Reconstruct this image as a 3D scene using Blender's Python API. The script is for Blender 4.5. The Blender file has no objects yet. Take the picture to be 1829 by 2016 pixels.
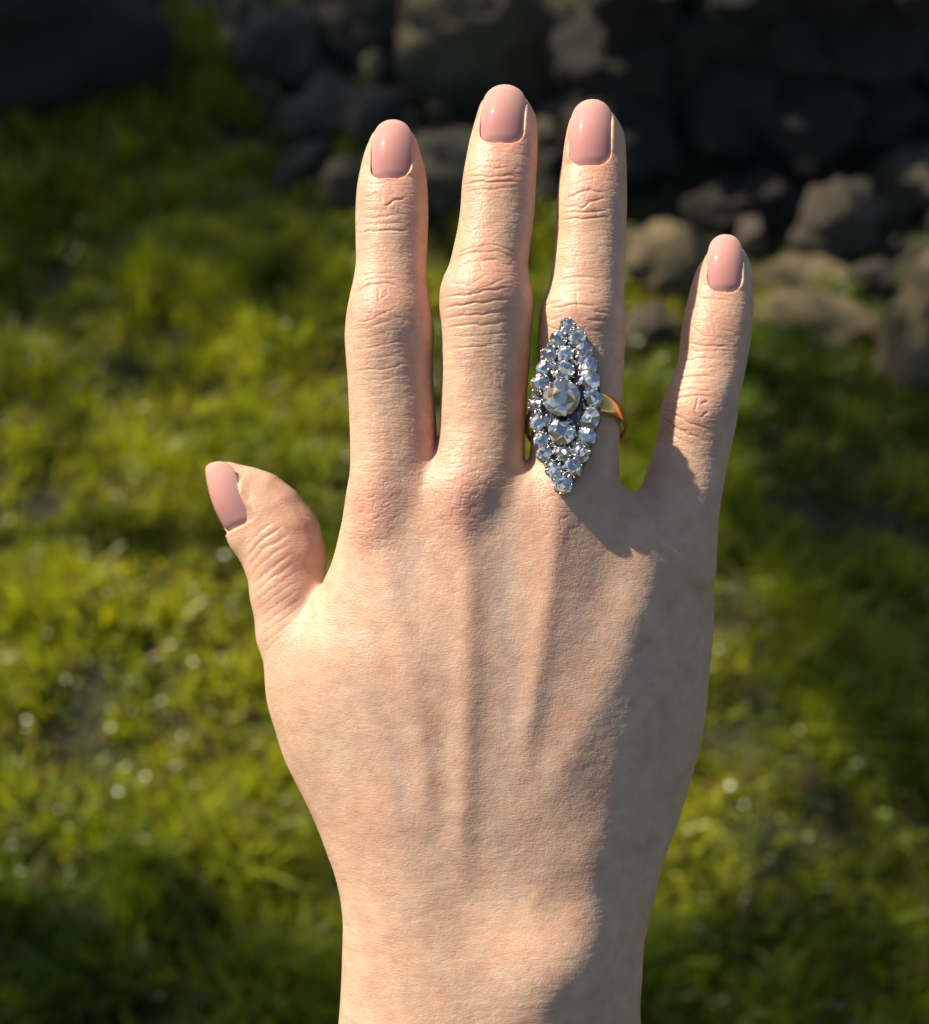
import bpy, bmesh, math, random
import numpy as np
from mathutils import Vector, Matrix, Euler

# ------------------------------------------------------------------ camera, sky, sun, exposure
scene = bpy.context.scene
COL = scene.collection
PITCH = math.radians(48.0)
CAM = Vector((0.0, 0.0, 1.30))
FPX = 2814.0                       # focal length in units of a 1829 wide picture
DIST = 0.32                        # camera to the plane of the hand
S = DIST / FPX                     # metres per unit in the plane of the hand
CX, CY = 914.5, 1008.0
FWD = Vector((0, math.cos(PITCH), -math.sin(PITCH)))
UPV = Vector((0, math.sin(PITCH), math.cos(PITCH)))
RGT = Vector((1, 0, 0))
ROT = Matrix((RGT, UPV, -FWD)).transposed().to_4x4()

cam_data = bpy.data.cameras.new('camera')
cam = bpy.data.objects.new('camera', cam_data)
COL.objects.link(cam)
cam.matrix_world = Matrix.Translation(CAM) @ ROT
cam_data.sensor_fit = 'HORIZONTAL'
cam_data.sensor_width = 36.0
cam_data.lens = 36.0 * FPX / 1829.0
cam_data.clip_start = 0.01
cam_data.clip_end = 300.0
cam_data.dof.use_dof = True
cam_data.dof.focus_distance = DIST - 0.005
cam_data.dof.aperture_fstop = 13.0
scene.camera = cam

# sun direction given in the frame of the hand: left, up, towards the viewer
SUN_LOCAL = Vector((-0.62, 0.70, 0.31)).normalized()
SUN = (ROT.to_3x3() @ SUN_LOCAL).normalized()
sun_elev = math.asin(SUN.z)
sun_az = math.atan2(SUN.x, SUN.y)

world = bpy.data.worlds.new('World')
scene.world = world
world.use_nodes = True
wn = world.node_tree
wn.nodes.clear()
sky = wn.nodes.new('ShaderNodeTexSky')
sky.sky_type = 'NISHITA'
sky.sun_disc = False
sky.sun_elevation = sun_elev
sky.sun_rotation = sun_az
bg = wn.nodes.new('ShaderNodeBackground')
bg.inputs['Strength'].default_value = 0.06
wo = wn.nodes.new('ShaderNodeOutputWorld')
wn.links.new(sky.outputs[0], bg.inputs['Color'])
wn.links.new(bg.outputs[0], wo.inputs['Surface'])

sun_data = bpy.data.lights.new('sun', 'SUN')
sun_data.energy = 4.6
sun_data.angle = math.radians(0.9)
sun_data.color = (1.0, 0.87, 0.69)
sun = bpy.data.objects.new('sun', sun_data)
COL.objects.link(sun)
sun.rotation_euler = (-SUN).to_track_quat('-Z', 'Y').to_euler()
sun.location = (-3, 2, 5)

scene.view_settings.view_transform = 'Standard'
scene.view_settings.look = 'None'
scene.view_settings.exposure = 0.9
scene.view_settings.gamma = 1.0
scene.view_settings.use_curve_mapping = False
scene.render.engine = 'CYCLES'
scene.cycles.use_denoising = True
scene.cycles.max_bounces = 12
scene.cycles.transmission_bounces = 12
scene.cycles.glossy_bounces = 8
scene.cycles.sample_clamp_indirect = 12.0

rng = np.random.default_rng(7)
random.seed(7)

# ------------------------------------------------------------------ helpers
def tag(o, label=None, cat=None, group=None, kind=None):
    if label: o['label'] = label
    if cat: o['category'] = cat
    if group: o['group'] = group
    if kind: o['kind'] = kind
    return o

def link(name, mesh, mat=None, parent=None):
    o = bpy.data.objects.new(name, mesh)
    COL.objects.link(o)
    if mat is not None and len(mesh.materials) == 0:
        mesh.materials.append(mat)
    if parent is not None:
        o.parent = parent
    return o

def empty(name, matrix):
    o = bpy.data.objects.new(name, None)
    COL.objects.link(o)
    o.empty_display_size = 0.01
    o.matrix_world = matrix
    return o

def mesh_np(name, verts, faces, smooth=True):
    """verts (n,3); faces (m,k) all with k corners"""
    verts = np.asarray(verts, dtype=np.float32)
    faces = np.asarray(faces, dtype=np.int32)
    me = bpy.data.meshes.new(name)
    me.vertices.add(len(verts))
    me.vertices.foreach_set('co', verts.ravel())
    k = faces.shape[1]
    me.loops.add(faces.size)
    me.loops.foreach_set('vertex_index', faces.ravel())
    me.polygons.add(len(faces))
    me.polygons.foreach_set('loop_start', np.arange(0, faces.size, k, dtype=np.int32))
    me.polygons.foreach_set('loop_total', np.full(len(faces), k, dtype=np.int32))
    if smooth:
        me.polygons.foreach_set('use_smooth', np.ones(len(faces), dtype=bool))
    me.update(calc_edges=True)
    me.validate()
    return me

def col_attr(me, name, cols):
    a = me.color_attributes.new(name, 'FLOAT_COLOR', 'POINT')
    c = np.ones((len(cols), 4), dtype=np.float32)
    c[:, :3] = cols
    a.data.foreach_set('color', c.ravel())

def sstep(a, b, x):
    t = np.clip((x - a) / (b - a), 0, 1)
    return t * t * (3 - 2 * t)

def hash2(ix, iy, seed):
    h = (ix.astype(np.int64) * 374761393 + iy.astype(np.int64) * 668265263 + seed * 974711) & 0xffffffff
    h = ((h ^ (h >> 13)) * 1274126177) & 0xffffffff
    h = h ^ (h >> 16)
    return (h & 0xffff) / 65535.0

def noise2(x, y, seed=0):
    x = np.asarray(x, dtype=np.float64); y = np.asarray(y, dtype=np.float64)
    ix = np.floor(x); iy = np.floor(y)
    fx = x - ix; fy = y - iy
    fx = fx * fx * fx * (fx * (fx * 6 - 15) + 10); fy = fy * fy * fy * (fy * (fy * 6 - 15) + 10)
    a = hash2(ix, iy, seed); b = hash2(ix + 1, iy, seed)
    c = hash2(ix, iy + 1, seed); d = hash2(ix + 1, iy + 1, seed)
    return (a + (b - a) * fx) * (1 - fy) + (c + (d - c) * fx) * fy - 0.5

def fbm2(x, y, seed=0, oct=4):
    s = 0; a = 1.0
    for i in range(oct):
        s = s + a * noise2(x * 2 ** i, y * 2 ** i, seed + i * 17)
        a *= 0.5
    return s

def ground_at(u, v, z=0.0):
    """world point at height z seen at (u, v) of the 1829 wide picture"""
    d = FWD * FPX + RGT * (u - CX) + UPV * (CY - v)
    t = (z - CAM.z) / d.z
    return CAM + d * t

# ------------------------------------------------------------------ materials
def new_mat(name):
    m = bpy.data.materials.new(name)
    m.use_nodes = True
    nt = m.node_tree
    b = nt.nodes['Principled BSDF']
    return m, nt, b

def N(nt, kind, **kw):
    n = nt.nodes.new(kind)
    for k, v in kw.items():
        if k.startswith('i_'):
            n.inputs[k[2:].replace('_', ' ')].default_value = v
        else:
            setattr(n, k, v)
    return n

def skin_material():
    m, nt, b = new_mat('skin')
    L = nt.links.new
    at = N(nt, 'ShaderNodeAttribute', attribute_name='tint')
    tc = N(nt, 'ShaderNodeTexCoord')
    # fine mottling
    n1 = N(nt, 'ShaderNodeTexNoise'); n1.inputs['Scale'].default_value = 260; n1.inputs['Detail'].default_value = 5
    L(tc.outputs['Object'], n1.inputs['Vector'])
    mr = N(nt, 'ShaderNodeMapRange'); mr.inputs[1].default_value = 0.3; mr.inputs[2].default_value = 0.7
    mr.inputs[3].default_value = 0.9; mr.inputs[4].default_value = 1.08
    L(n1.outputs[0], mr.inputs[0])
    mx = N(nt, 'ShaderNodeMix', data_type='RGBA', blend_type='MULTIPLY'); mx.inputs[0].default_value = 1.0
    L(at.outputs['Color'], mx.inputs[6]); L(mr.outputs[0], mx.inputs[7])
    L(mx.outputs[2], b.inputs['Base Color'])
    b.inputs['Roughness'].default_value = 0.42
    b.inputs['IOR'].default_value = 1.4
    b.inputs['Subsurface Weight'].default_value = 0.6
    b.inputs['Subsurface Radius'].default_value = (1.0, 0.32, 0.16)
    b.inputs['Subsurface Scale'].default_value = 0.0040
    # fine skin lines: short furrows across, fainter ones along and aslant
    nw = N(nt, 'ShaderNodeTexNoise'); nw.inputs['Scale'].default_value = 160; nw.inputs['Detail'].default_value = 2
    L(tc.outputs['Object'], nw.inputs['Vector'])
    vm = N(nt, 'ShaderNodeVectorMath', operation='MULTIPLY_ADD')
    vm.inputs[1].default_value = (0.0022, 0.0022, 0.0022)
    L(nw.outputs['Color'], vm.inputs[0]); L(tc.outputs['Object'], vm.inputs[2])
    acc = None
    for (sc_, rz_, wt_) in (((0.30, 1.0, 0.5), 0.22, 1.0), ((0.34, 1.1, 0.5), -0.30, 0.7), ((1.0, 0.3, 0.5), 0.12, 0.6), ((0.5, 0.8, 0.6), 0.7, 0.4)):
        mp = N(nt, 'ShaderNodeMapping'); mp.inputs['Scale'].default_value = sc_; mp.inputs['Rotation'].default_value = (0, 0, rz_)
        L(vm.outputs[0], mp.inputs['Vector'])
        nn = N(nt, 'ShaderNodeTexNoise'); nn.inputs['Scale'].default_value = 1700; nn.inputs['Detail'].default_value = 1.5
        L(mp.outputs[0], nn.inputs['Vector'])
        sb = N(nt, 'ShaderNodeMath', operation='SUBTRACT'); sb.inputs[1].default_value = 0.5; L(nn.outputs[0], sb.inputs[0])
        ab = N(nt, 'ShaderNodeMath', operation='ABSOLUTE'); L(sb.outputs[0], ab.inputs[0])
        mr2 = N(nt, 'ShaderNodeMapRange', interpolation_type='SMOOTHSTEP'); mr2.inputs[2].default_value = 0.11; mr2.inputs[4].default_value = wt_
        L(ab.outputs[0], mr2.inputs[0])
        if acc is None: acc = mr2.outputs[0]
        else:
            ad = N(nt, 'ShaderNodeMath', operation='ADD'); L(acc, ad.inputs[0]); L(mr2.outputs[0], ad.inputs[1]); acc = ad.outputs[0]
    bp = N(nt, 'ShaderNodeBump'); bp.inputs['Strength'].default_value = 0.46; bp.inputs['Distance'].default_value = 0.00006
    L(acc, bp.inputs['Height'])
    L(bp.outputs[0], b.inputs['Normal'])
    return m

def nail_material():
    m, nt, b = new_mat('nail_polish')
    L = nt.links.new
    at = N(nt, 'ShaderNodeAttribute', attribute_name='tint')
    L(at.outputs['Color'], b.inputs['Base Color'])
    b.inputs['Roughness'].default_value = 0.32
    b.inputs['Subsurface Weight'].default_value = 0.5
    b.inputs['Subsurface Radius'].default_value = (1.0, 0.4, 0.25)
    b.inputs['Subsurface Scale'].default_value = 0.0015
    b.inputs['Coat Weight'].default_value = 0.6
    b.inputs['Coat Roughness'].default_value = 0.035
    b.inputs['Specular IOR Level'].default_value = 0.02
    tc = N(nt, 'ShaderNodeTexCoord')
    mp = N(nt, 'ShaderNodeMapping'); mp.inputs['Scale'].default_value = (1.0, 0.08, 1.0)
    L(tc.outputs['Object'], mp.inputs[0])
    nz = N(nt, 'ShaderNodeTexNoise'); nz.inputs['Scale'].default_value = 900
    L(mp.outputs[0], nz.inputs['Vector'])
    bp = N(nt, 'ShaderNodeBump'); bp.inputs['Strength'].default_value = 0.12; bp.inputs['Distance'].default_value = 0.0001
    L(nz.outputs[0], bp.inputs['Height']); L(bp.outputs[0], b.inputs['Normal'])
    return m

SKIN = skin_material()
NAIL = nail_material()

# ================================================================== THE HAND
# modelling units: u to the right, v down, w towards the viewer; one unit = S metres
H = 5.0
U0, V0, W0 = 370.0, 150.0, -330.0
NU, NV, NW = 232, 474, 92
gu = (U0 + H * np.arange(NU)).astype(np.float32)
gv = (V0 + H * np.arange(NV)).astype(np.float32)
gw = (W0 + H * np.arange(NW)).astype(np.float32)

def unp(u, v, w):
    k = 1.0 - np.asarray(w, dtype=float) / FPX
    return CX + (np.asarray(u, float) - CX) * k, CY + (np.asarray(v, float) - CY) * k

def interp(x, pts, col):
    p = np.array(pts, dtype=float)
    return smooth_interp(x, p[:, 0], p[:, col])

def smooth_interp(x, xs, ys):
    # monotone-ish cubic (Catmull-Rom tangents limited)
    xs = np.asarray(xs, float); ys = np.asarray(ys, float)
    d = np.diff(ys) / np.diff(xs)
    m = np.empty_like(ys); m[0] = d[0]; m[-1] = d[-1]
    m[1:-1] = np.where(d[:-1] * d[1:] > 0, 2 * d[:-1] * d[1:] / (d[:-1] + d[1:] + 1e-12), 0)
    m[1:-1] = 0.5 * m[1:-1] + 0.5 * (d[:-1] + d[1:]) / 2
    x = np.clip(np.asarray(x, float), xs[0], xs[-1])
    i = np.clip(np.searchsorted(xs, x) - 1, 0, len(xs) - 2)
    h = xs[i + 1] - xs[i]; t = (x - xs[i]) / h
    return ((2*t**3 - 3*t**2 + 1) * ys[i] + (t**3 - 2*t**2 + t) * h * m[i]
            + (-2*t**3 + 3*t**2) * ys[i + 1] + (t**3 - t**2) * h * m[i + 1])

def smin(a, b, k):
    h = np.clip(0.5 + 0.5 * (b - a) / k, 0, 1)
    return b + (a - b) * h - k * h * (1 - h)

def smax(a, b, k):
    return -smin(-a, -b, k)

FIELD = np.full((NU, NV, NW), 200.0, dtype=np.float32)

def to_dist(q):
    g = np.gradient(q, H)
    gm = np.sqrt(g[0] ** 2 + g[1] ** 2 + g[2] ** 2)
    return np.clip((q - 1) / np.maximum(gm, 1e-3), -150, 150).astype(np.float32)

def sub(u0, u1, v0, v1):
    a = max(0, int((u0 - U0) / H)); b = min(NU, int((u1 - U0) / H) + 2)
    c = max(0, int((v0 - V0) / H)); d = min(NV, int((v1 - V0) / H) + 2)
    return a, b, c, d

def rows_field(sl, v_t, cx, hw, cw, hz, n, arch=None):
    a, b, c, d = sl
    u = gu[a:b][:, None, None]; w = gw[None, None, :]
    v = gv[c:d]
    f = lambda arr: np.interp(v, v_t, arr).astype(np.float32)[None, :, None]
    du = np.abs(u - f(cx)) / f(hw)
    ww = w - f(cw)
    if arch is not None:
        ww = ww - arch
    dw = np.abs(ww) / f(hz)
    return ((du ** n + dw ** n) ** (1.0 / n)).astype(np.float32)

# outline rows (v, left, right) read along each finger, then depth rows (v, axis depth, half thickness)
FINGERS = {
 'index': dict(tip=244, rows=[
   (250, 748, 797), (262, 735, 812), (280, 726, 822), (304, 717, 829), (333, 709.6, 837), (369, 703, 841.6),
   (424, 700, 843.4), (478, 700.5, 841.6), (515, 701, 840), (551, 696, 840.5), (588, 688, 846), (624, 682, 851.4),
   (660, 679, 854.7), (700, 681, 853), (750, 685, 853), (800, 687, 857), (850, 689, 860), (900, 690, 862),
   (960, 688, 858), (1040, 690, 850), (1100, 700, 840)],
   depth=[(236, -62, 1), (300, -50, .88), (400, -30, .88), (600, -12, .93), (800, -20, .93), (950, -26, .95), (1100, -50, .95)]),
 'middle': dict(tip=178, rows=[
   (184, 968, 1020), (196, 953, 1036), (213, 943, 1047), (235, 936, 1056), (271, 926, 1058.7), (315, 917, 1057.5), (362, 909.6, 1055),
   (406, 906.7, 1053), (442, 902.3, 1049.5), (486, 893, 1043.5), (522, 884, 1040), (547, 873, 1042), (573, 866, 1047.5),
   (606, 865, 1050), (635, 867.8, 1049), (660, 868.5, 1047), (700, 868, 1044), (750, 868, 1040), (800, 867, 1037),
   (850, 865, 1034), (900, 858, 1032), (970, 840, 1020), (1060, 840, 1000), (1110, 850, 990)],
   depth=[(170, -45, 1), (260, -30, .88), (350, -12, .88), (570, 8, .92), (800, 0, .93), (960, 2, .95), (1110, -25, .95)]),
 'ring': dict(tip=206, rows=[
   (212, 1143, 1192), (222, 1131, 1204), (238, 1122, 1216), (267, 1114, 1229), (307, 1107.8, 1232.5), (355, 1100.5, 1234), (406, 1096, 1234),
   (442, 1094, 1233), (486, 1091.4, 1232), (533, 1086, 1230), (573, 1077, 1228.5), (609, 1064, 1229), (642, 1060, 1231), (665, 1058.7, 1231),
   (700, 1058, 1229), (750, 1055, 1226), (800, 1050, 1223), (850, 1046, 1220), (900, 1043, 1218), (950, 1040, 1220), (1020, 1040, 1205), (1110, 1050, 1190)],
   depth=[(197, -50, 1), (290, -38, .88), (380, -22, .88), (600, -4, .92), (800, -8, .93), (950, -6, .95), (1110, -40, .95)]),
 'pinky': dict(tip=474, rows=[
   (480, 1410, 1449), (490, 1400, 1461), (504, 1390, 1470), (525, 1374.5, 1478), (558, 1362.5, 1481.5), (594, 1353.5, 1482), (633, 1344.6, 1480.5),
   (669, 1340, 1477), (702, 1337, 1472), (735, 1326.6, 1465.5), (768, 1311.6, 1458), (795, 1302.6, 1453), (828, 1298, 1449.5),
   (858, 1293.6, 1443.5), (891, 1284.6, 1436), (927, 1274, 1429), (960, 1262, 1423), (999, 1252, 1416.5), (1040, 1250, 1412), (1120, 1255, 1408), (1180, 1270, 1395)],
   depth=[(462, -112, 1), (540, -98, .9), (640, -82, .9), (800, -62, .93), (930, -66, .95), (1080, -62, .95), (1180, -85, .95)]),
}

def add_field(sl, d, k):
    a, b, c, e = sl
    cur = FIELD[a:b, c:e, :]
    FIELD[a:b, c:e, :] = smin(cur, d, k)

# --- palm, wrist and forearm
PL = [(860, 712), (900, 698), (950, 690), (1000, 682), (1050, 670), (1106, 655), (1157, 632), (1198, 607), (1234, 582), (1264, 556), (1300, 536), (1349, 526),
      (1391, 524), (1464, 543), (1514, 559), (1554, 579), (1598, 602), (1643, 623), (1698, 644), (1747, 662), (1797, 673), (1846, 677),
      (1901, 676), (1965, 674), (2016, 671), (2200, 655), (2540, 610)]
PR = [(860, 1400), (963, 1420), (999, 1416), (1028, 1412), (1080, 1410), (1150, 1413), (1200, 1413), (1260, 1411), (1331, 1403), (1405, 1397), (1479, 1386), (1529, 1373),
      (1579, 1357), (1638, 1338), (1688, 1319), (1727, 1305), (1802, 1287), (1856, 1273), (1891, 1266), (1951, 1262), (2016, 1258), (2200, 1275), (2540, 1315)]
PZ = [(860, 12, 50), (950, -20, 88), (1100, -32, 112), (1300, -45, 128), (1500, -62, 138), (1700, -78, 146), (1850, -85, 156), (2016, -92, 164), (2540, -112, 190)]
v_t = np.arange(840, 2560, 5.0)
cw_p = interp(v_t, PZ, 1); hz_p = interp(v_t, PZ, 2)
xl = interp(v_t, PL, 1); xr = interp(v_t, PR, 1)
kk = 1 - (cw_p - 30) / FPX
xl = CX + (xl - CX) * kk; xr = CX + (xr - CX) * kk
sl = sub(430, 1500, 850, 2540)
a, b, c, e = sl
uu = gu[a:b][:, None, None]; vv = gv[c:e][None, :, None]
def arch_f(u, v):
    fade = 1 - 0.55 * sstep(1500, 1900, v)
    r = np.clip((u - 1080) / 330, 0, 1.3); l = np.clip((840 - u) / 300, 0, 1.3)
    return (-72 * r ** 1.7 - 46 * l ** 1.8) * fade
q = rows_field(sl, v_t, (xl + xr) / 2, (xr - xl) / 2, cw_p, hz_p, 2.06, arch_f(uu, vv))
d = to_dist(q)
vtop = np.interp(gu[a:b], [600, 690, 860, 950, 1040, 1120, 1235, 1330, 1420], [930, 925, 900, 905, 915, 930, 962, 1000, 1040])[:, None, None]
d = smax(d, (vtop - vv).astype(np.float32), 70)
d = smax(d, (vv - 2490).astype(np.float32), 40)
FIELD[a:b, c:e, :] = np.minimum(FIELD[a:b, c:e, :], d)

# --- fingers
FSURF = {}
for name, F in FINGERS.items():
    r = np.array(F['rows'], float)
    tip = F['tip']
    v_t = np.arange(tip - 30, r[-1, 0] + 1, 2.0)
    cwv = interp(v_t, F['depth'], 1); rat = interp(v_t, F['depth'], 2)
    lft = smooth_interp(v_t, r[:, 0], r[:, 1]); rgt = smooth_interp(v_t, r[:, 0], r[:, 2])
    cxv = (lft + rgt) / 2; hwv = (rgt - lft) / 2
    # round off the very tip
    v1, w1 = r[0, 0], (r[0, 2] - r[0, 1]) / 2
    t = np.clip((v_t - tip) / (v1 - tip), 0, 1)
    hwv = np.where(v_t < v1, np.maximum(w1 * np.sqrt(t), 2.5), hwv)
    kk = 1 - cwv / FPX
    cxv = CX + (cxv - CX) * kk; hwv = hwv * kk
    v_s = CY + (v_t - CY) * kk
    hzv = hwv * rat
    # the pulp is thinner than wide at the tip
    hzv *= 1 - 0.12 * (1 - sstep(tip, tip + 120, v_t))
    FSURF[name] = (v_s, cxv, hwv, cwv, hzv)
    sl = sub(cxv.min() - 130, cxv.max() + 130, v_s[0] - 5, v_s[-1])
    q = rows_field(sl, v_s, cxv, hwv, cwv, hzv, 2.15)
    vv = gv[sl[2]:sl[3]][None, :, None]
    d = to_dist(q)
    tip_s = v_s[np.searchsorted(v_t, tip)]
    lat = np.abs(gu[sl[0]:sl[1]][:, None, None] - np.interp(gv[sl[2]:sl[3]], v_s, cxv)[None, :, None]) - np.interp(gv[sl[2]:sl[3]], v_s, hwv)[None, :, None]
    d = np.where(q > 1.3, np.maximum(d, lat), d)
    d = np.where(vv < tip_s - 2, np.sqrt(np.maximum(d, 0) ** 2 + (tip_s - vv) ** 2), d).astype(np.float32)
    d = smax(d, (vv - (v_s[-1] - 30)).astype(np.float32), 30)
    add_field(sl, d, (5 + 19 * sstep(830, 960, vv)).astype(np.float32))

# --- thumb: a chain of tapering round cones behind the edge of the palm
TH = [(444, 956, 40, -150), (476, 972, 55, -152), (504, 992, 66, -152), (530, 1018, 71, -150), (552, 1056, 78, -148), (562, 1098, 79, -142),
      (570, 1165, 76, -132), (582, 1245, 76, -122), (612, 1330, 82, -112), (660, 1430, 92, -105)]
thp = []
for (tu, tv, tr, tw) in TH:
    x, y = unp(tu, tv, tw)
    thp.append((float(x), float(y), tw, tr * (1 - tw / FPX)))
sl = sub(370, 800, 880, 1560)
a, b, c, e = sl
uu = gu[a:b][:, None, None]; vv = gv[c:e][None, :, None]; ww = gw[None, None, :]
dth = None
for i in range(len(thp) - 1):
    p0 = np.array(thp[i]); p1 = np.array(thp[i + 1])
    ax = p1[:3] - p0[:3]; l2 = (ax ** 2).sum()
    t = np.clip(((uu - p0[0]) * ax[0] + (vv - p0[1]) * ax[1] + (ww - p0[2]) * ax[2]) / l2, 0, 1)
    r_ = p0[3] + (p1[3] - p0[3]) * t
    d = np.sqrt((uu - p0[0] - t * ax[0]) ** 2 + (vv - p0[1] - t * ax[1]) ** 2 + ((ww - p0[2] - t * ax[2]) * 1.04) ** 2) - r_
    dth = d if dth is None else smin(dth, d, 10)
for (p0, p1) in (((446, 948, 40, -152), (474, 1004, 50, -152)), ((474, 1004, 50, -152), (500, 1052, 52, -150)), ((500, 1052, 52, -150), (560, 1110, 76, -146))):
    e0 = np.array([*map(float, unp(p0[0], p0[1], p0[3])), p0[3]]); e1 = np.array([*map(float, unp(p1[0], p1[1], p1[3])), p1[3]])
    ax = e1 - e0; l2 = (ax ** 2).sum()
    t = np.clip(((uu - e0[0]) * ax[0] + (vv - e0[1]) * ax[1] + (ww - e0[2]) * ax[2]) / l2, 0, 1)
    d = np.sqrt((uu - e0[0] - t * ax[0]) ** 2 + (vv - e0[1] - t * ax[1]) ** 2 + (ww - e0[2] - t * ax[2]) ** 2) - (p0[2] + (p1[2] - p0[2]) * t)
    dth = smin(dth, d, 14)
add_field(sl, dth.astype(np.float32), 26)

def surface_nets(F):
    ins = F < 0
    mixed = np.zeros(tuple(s - 1 for s in F.shape), dtype=np.int8)
    for dx in (0, 1):
        for dy in (0, 1):
            for dz in (0, 1):
                mixed += ins[dx:dx + mixed.shape[0], dy:dy + mixed.shape[1], dz:dz + mixed.shape[2]]
    cells = np.argwhere((mixed > 0) & (mixed < 8))
    idx = np.full(mixed.shape, -1, dtype=np.int32)
    idx[cells[:, 0], cells[:, 1], cells[:, 2]] = np.arange(len(cells))
    cor = [(0,0,0),(1,0,0),(0,1,0),(1,1,0),(0,0,1),(1,0,1),(0,1,1),(1,1,1)]
    val = [F[cells[:, 0] + q_[0], cells[:, 1] + q_[1], cells[:, 2] + q_[2]].astype(np.float64) for q_ in cor]
    acc = np.zeros((len(cells), 3)); cnt = np.zeros(len(cells))
    for i in range(8):
        for j in range(i + 1, 8):
            df = np.abs(np.array(cor[i]) - np.array(cor[j]))
            if df.sum() != 1: continue
            f0, f1 = val[i], val[j]
            m = (f0 < 0) != (f1 < 0)
            t = np.where(m, f0 / np.where(m, f0 - f1, 1), 0)
            p = np.array(cor[i])[None, :] + t[:, None] * (np.array(cor[j]) - np.array(cor[i]))[None, :]
            acc += np.where(m[:, None], p, 0); cnt += m
    pos = cells + acc / cnt[:, None]
    quads = []
    for axis in range(3):
        s0 = [slice(None)] * 3; s1 = [slice(None)] * 3
        s0[axis] = slice(0, -1); s1[axis] = slice(1, None)
        A = ins[tuple(s0)]; B = ins[tuple(s1)]
        ed = np.argwhere(A != B)
        o1, o2 = [(1, 2), (2, 0), (0, 1)][axis]
        ok = (ed[:, o1] > 0) & (ed[:, o2] > 0) & (ed[:, o1] < F.shape[o1] - 1) & (ed[:, o2] < F.shape[o2] - 1)
        ed = ed[ok]
        flip = A[ed[:, 0], ed[:, 1], ed[:, 2]]
        def cell(d1, d2):
            c_ = ed.copy(); c_[:, o1] += d1; c_[:, o2] += d2
            return idx[c_[:, 0], c_[:, 1], c_[:, 2]]
        q_ = np.stack([cell(-1, -1), cell(0, -1), cell(0, 0), cell(-1, 0)], axis=1)
        q_[~flip] = q_[~flip][:, ::-1]
        quads.append(q_)
    return pos, np.concatenate(quads)

pos, quads = surface_nets(FIELD)
P = np.empty_like(pos)
P[:, 0] = U0 + H * pos[:, 0]; P[:, 1] = V0 + H * pos[:, 1]; P[:, 2] = W0 + H * pos[:, 2]
# light smoothing of the net
ee = np.concatenate([quads[:, [0, 1]], quads[:, [1, 2]], quads[:, [2, 3]], quads[:, [3, 0]]])
deg = np.bincount(ee.ravel(), minlength=len(P)).astype(float)
for it in range(6):
    lam = 0.5 if it % 2 == 0 else -0.42
    acc = np.zeros_like(P)
    for k in range(3):
        acc[:, k] = np.bincount(ee[:, 0], weights=P[ee[:, 1], k], minlength=len(P)) + np.bincount(ee[:, 1], weights=P[ee[:, 0], k], minlength=len(P))
    P += lam * (acc / np.maximum(deg, 1)[:, None] - P)

def uvw_to_local(p):
    q_ = np.empty_like(p)
    q_[:, 0] = (p[:, 0] - CX) * S; q_[:, 1] = (CY - p[:, 1]) * S; q_[:, 2] = p[:, 2] * S
    return q_

HAND_M = Matrix.Translation(CAM + FWD * DIST) @ ROT
me0 = mesh_np('hand_base', uvw_to_local(P), quads[:, ::-1])
tmp = bpy.data.objects.new('hand_tmp', me0); COL.objects.link(tmp)
md = tmp.modifiers.new('s', 'SUBSURF'); md.levels = 1; md.render_levels = 1
dg = bpy.context.evaluated_depsgraph_get()
hand_me = bpy.data.meshes.new_from_object(tmp.evaluated_get(dg))
bpy.data.objects.remove(tmp); bpy.data.meshes.remove(me0)

# finer net where the photograph shows creases: back of the fingers, knuckles, thumb

bm = bmesh.new(); bm.from_mesh(hand_me)
sel = set()
v_lim = (CY - 1110) * S
for f in bm.faces:
    if f.normal.z > 0.15:
        c_ = f.verts[0].co
        if c_.y > v_lim or (c_.x < (660 - CX) * S and c_.y > (CY - 1270) * S):
            sel.update(f.edges)
bmesh.ops.subdivide_edges(bm, edges=list(sel), cuts=1, use_grid_fill=True)
bm.normal_update()
bm.to_mesh(hand_me); bm.free(); hand_me.update()
nvt = len(hand_me.vertices)
print('hand verts', nvt)
co = np.empty(nvt * 3, dtype=np.float32); hand_me.vertices.foreach_get('co', co)
no = np.empty(nvt * 3, dtype=np.float32); hand_me.vertices.foreach_get('normal', no)
co = co.reshape(-1, 3).astype(np.float64); no = no.reshape(-1, 3).astype(np.float64)
Q = np.empty_like(co)
Q[:, 0] = co[:, 0] / S + CX; Q[:, 1] = CY - co[:, 1] / S; Q[:, 2] = co[:, 2] / S
NQ = no * np.array([1, -1, 1])            # normal in u, v, w
U, V, W = Q[:, 0].copy(), Q[:, 1].copy(), Q[:, 2].copy()
DORS = sstep(-0.05, 0.5, NQ[:, 2])
EDGE = np.interp(V, [900, 1106, 1157, 1198, 1234, 1264, 1300], [672, 652, 628, 603, 578, 545, 520])
IS_THUMB = (U < EDGE) & (V < 1300)
TH_W = sstep(6, 24, EDGE - U) * (1 - sstep(1200, 1300, V))
disp = np.zeros(nvt)

def seg_dist(pu, pv, poly):
    best = np.full(len(pu), 1e9); par = np.zeros(len(pu))
    L = 0; tot = sum(math.hypot(poly[i+1][0]-poly[i][0], poly[i+1][1]-poly[i][1]) for i in range(len(poly)-1))
    for i in range(len(poly) - 1):
        x0, y0 = poly[i]; x1, y1 = poly[i + 1]
        dx, dy = x1 - x0, y1 - y0; l2 = dx * dx + dy * dy + 1e-9
        t = np.clip(((pu - x0) * dx + (pv - y0) * dy) / l2, 0, 1)
        dd = np.hypot(pu - x0 - t * dx, pv - y0 - t * dy)
        m = dd < best
        best = np.where(m, dd, best); par = np.where(m, (L + t * math.sqrt(l2)) / tot, par)
        L += math.sqrt(l2)
    return best, par

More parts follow.
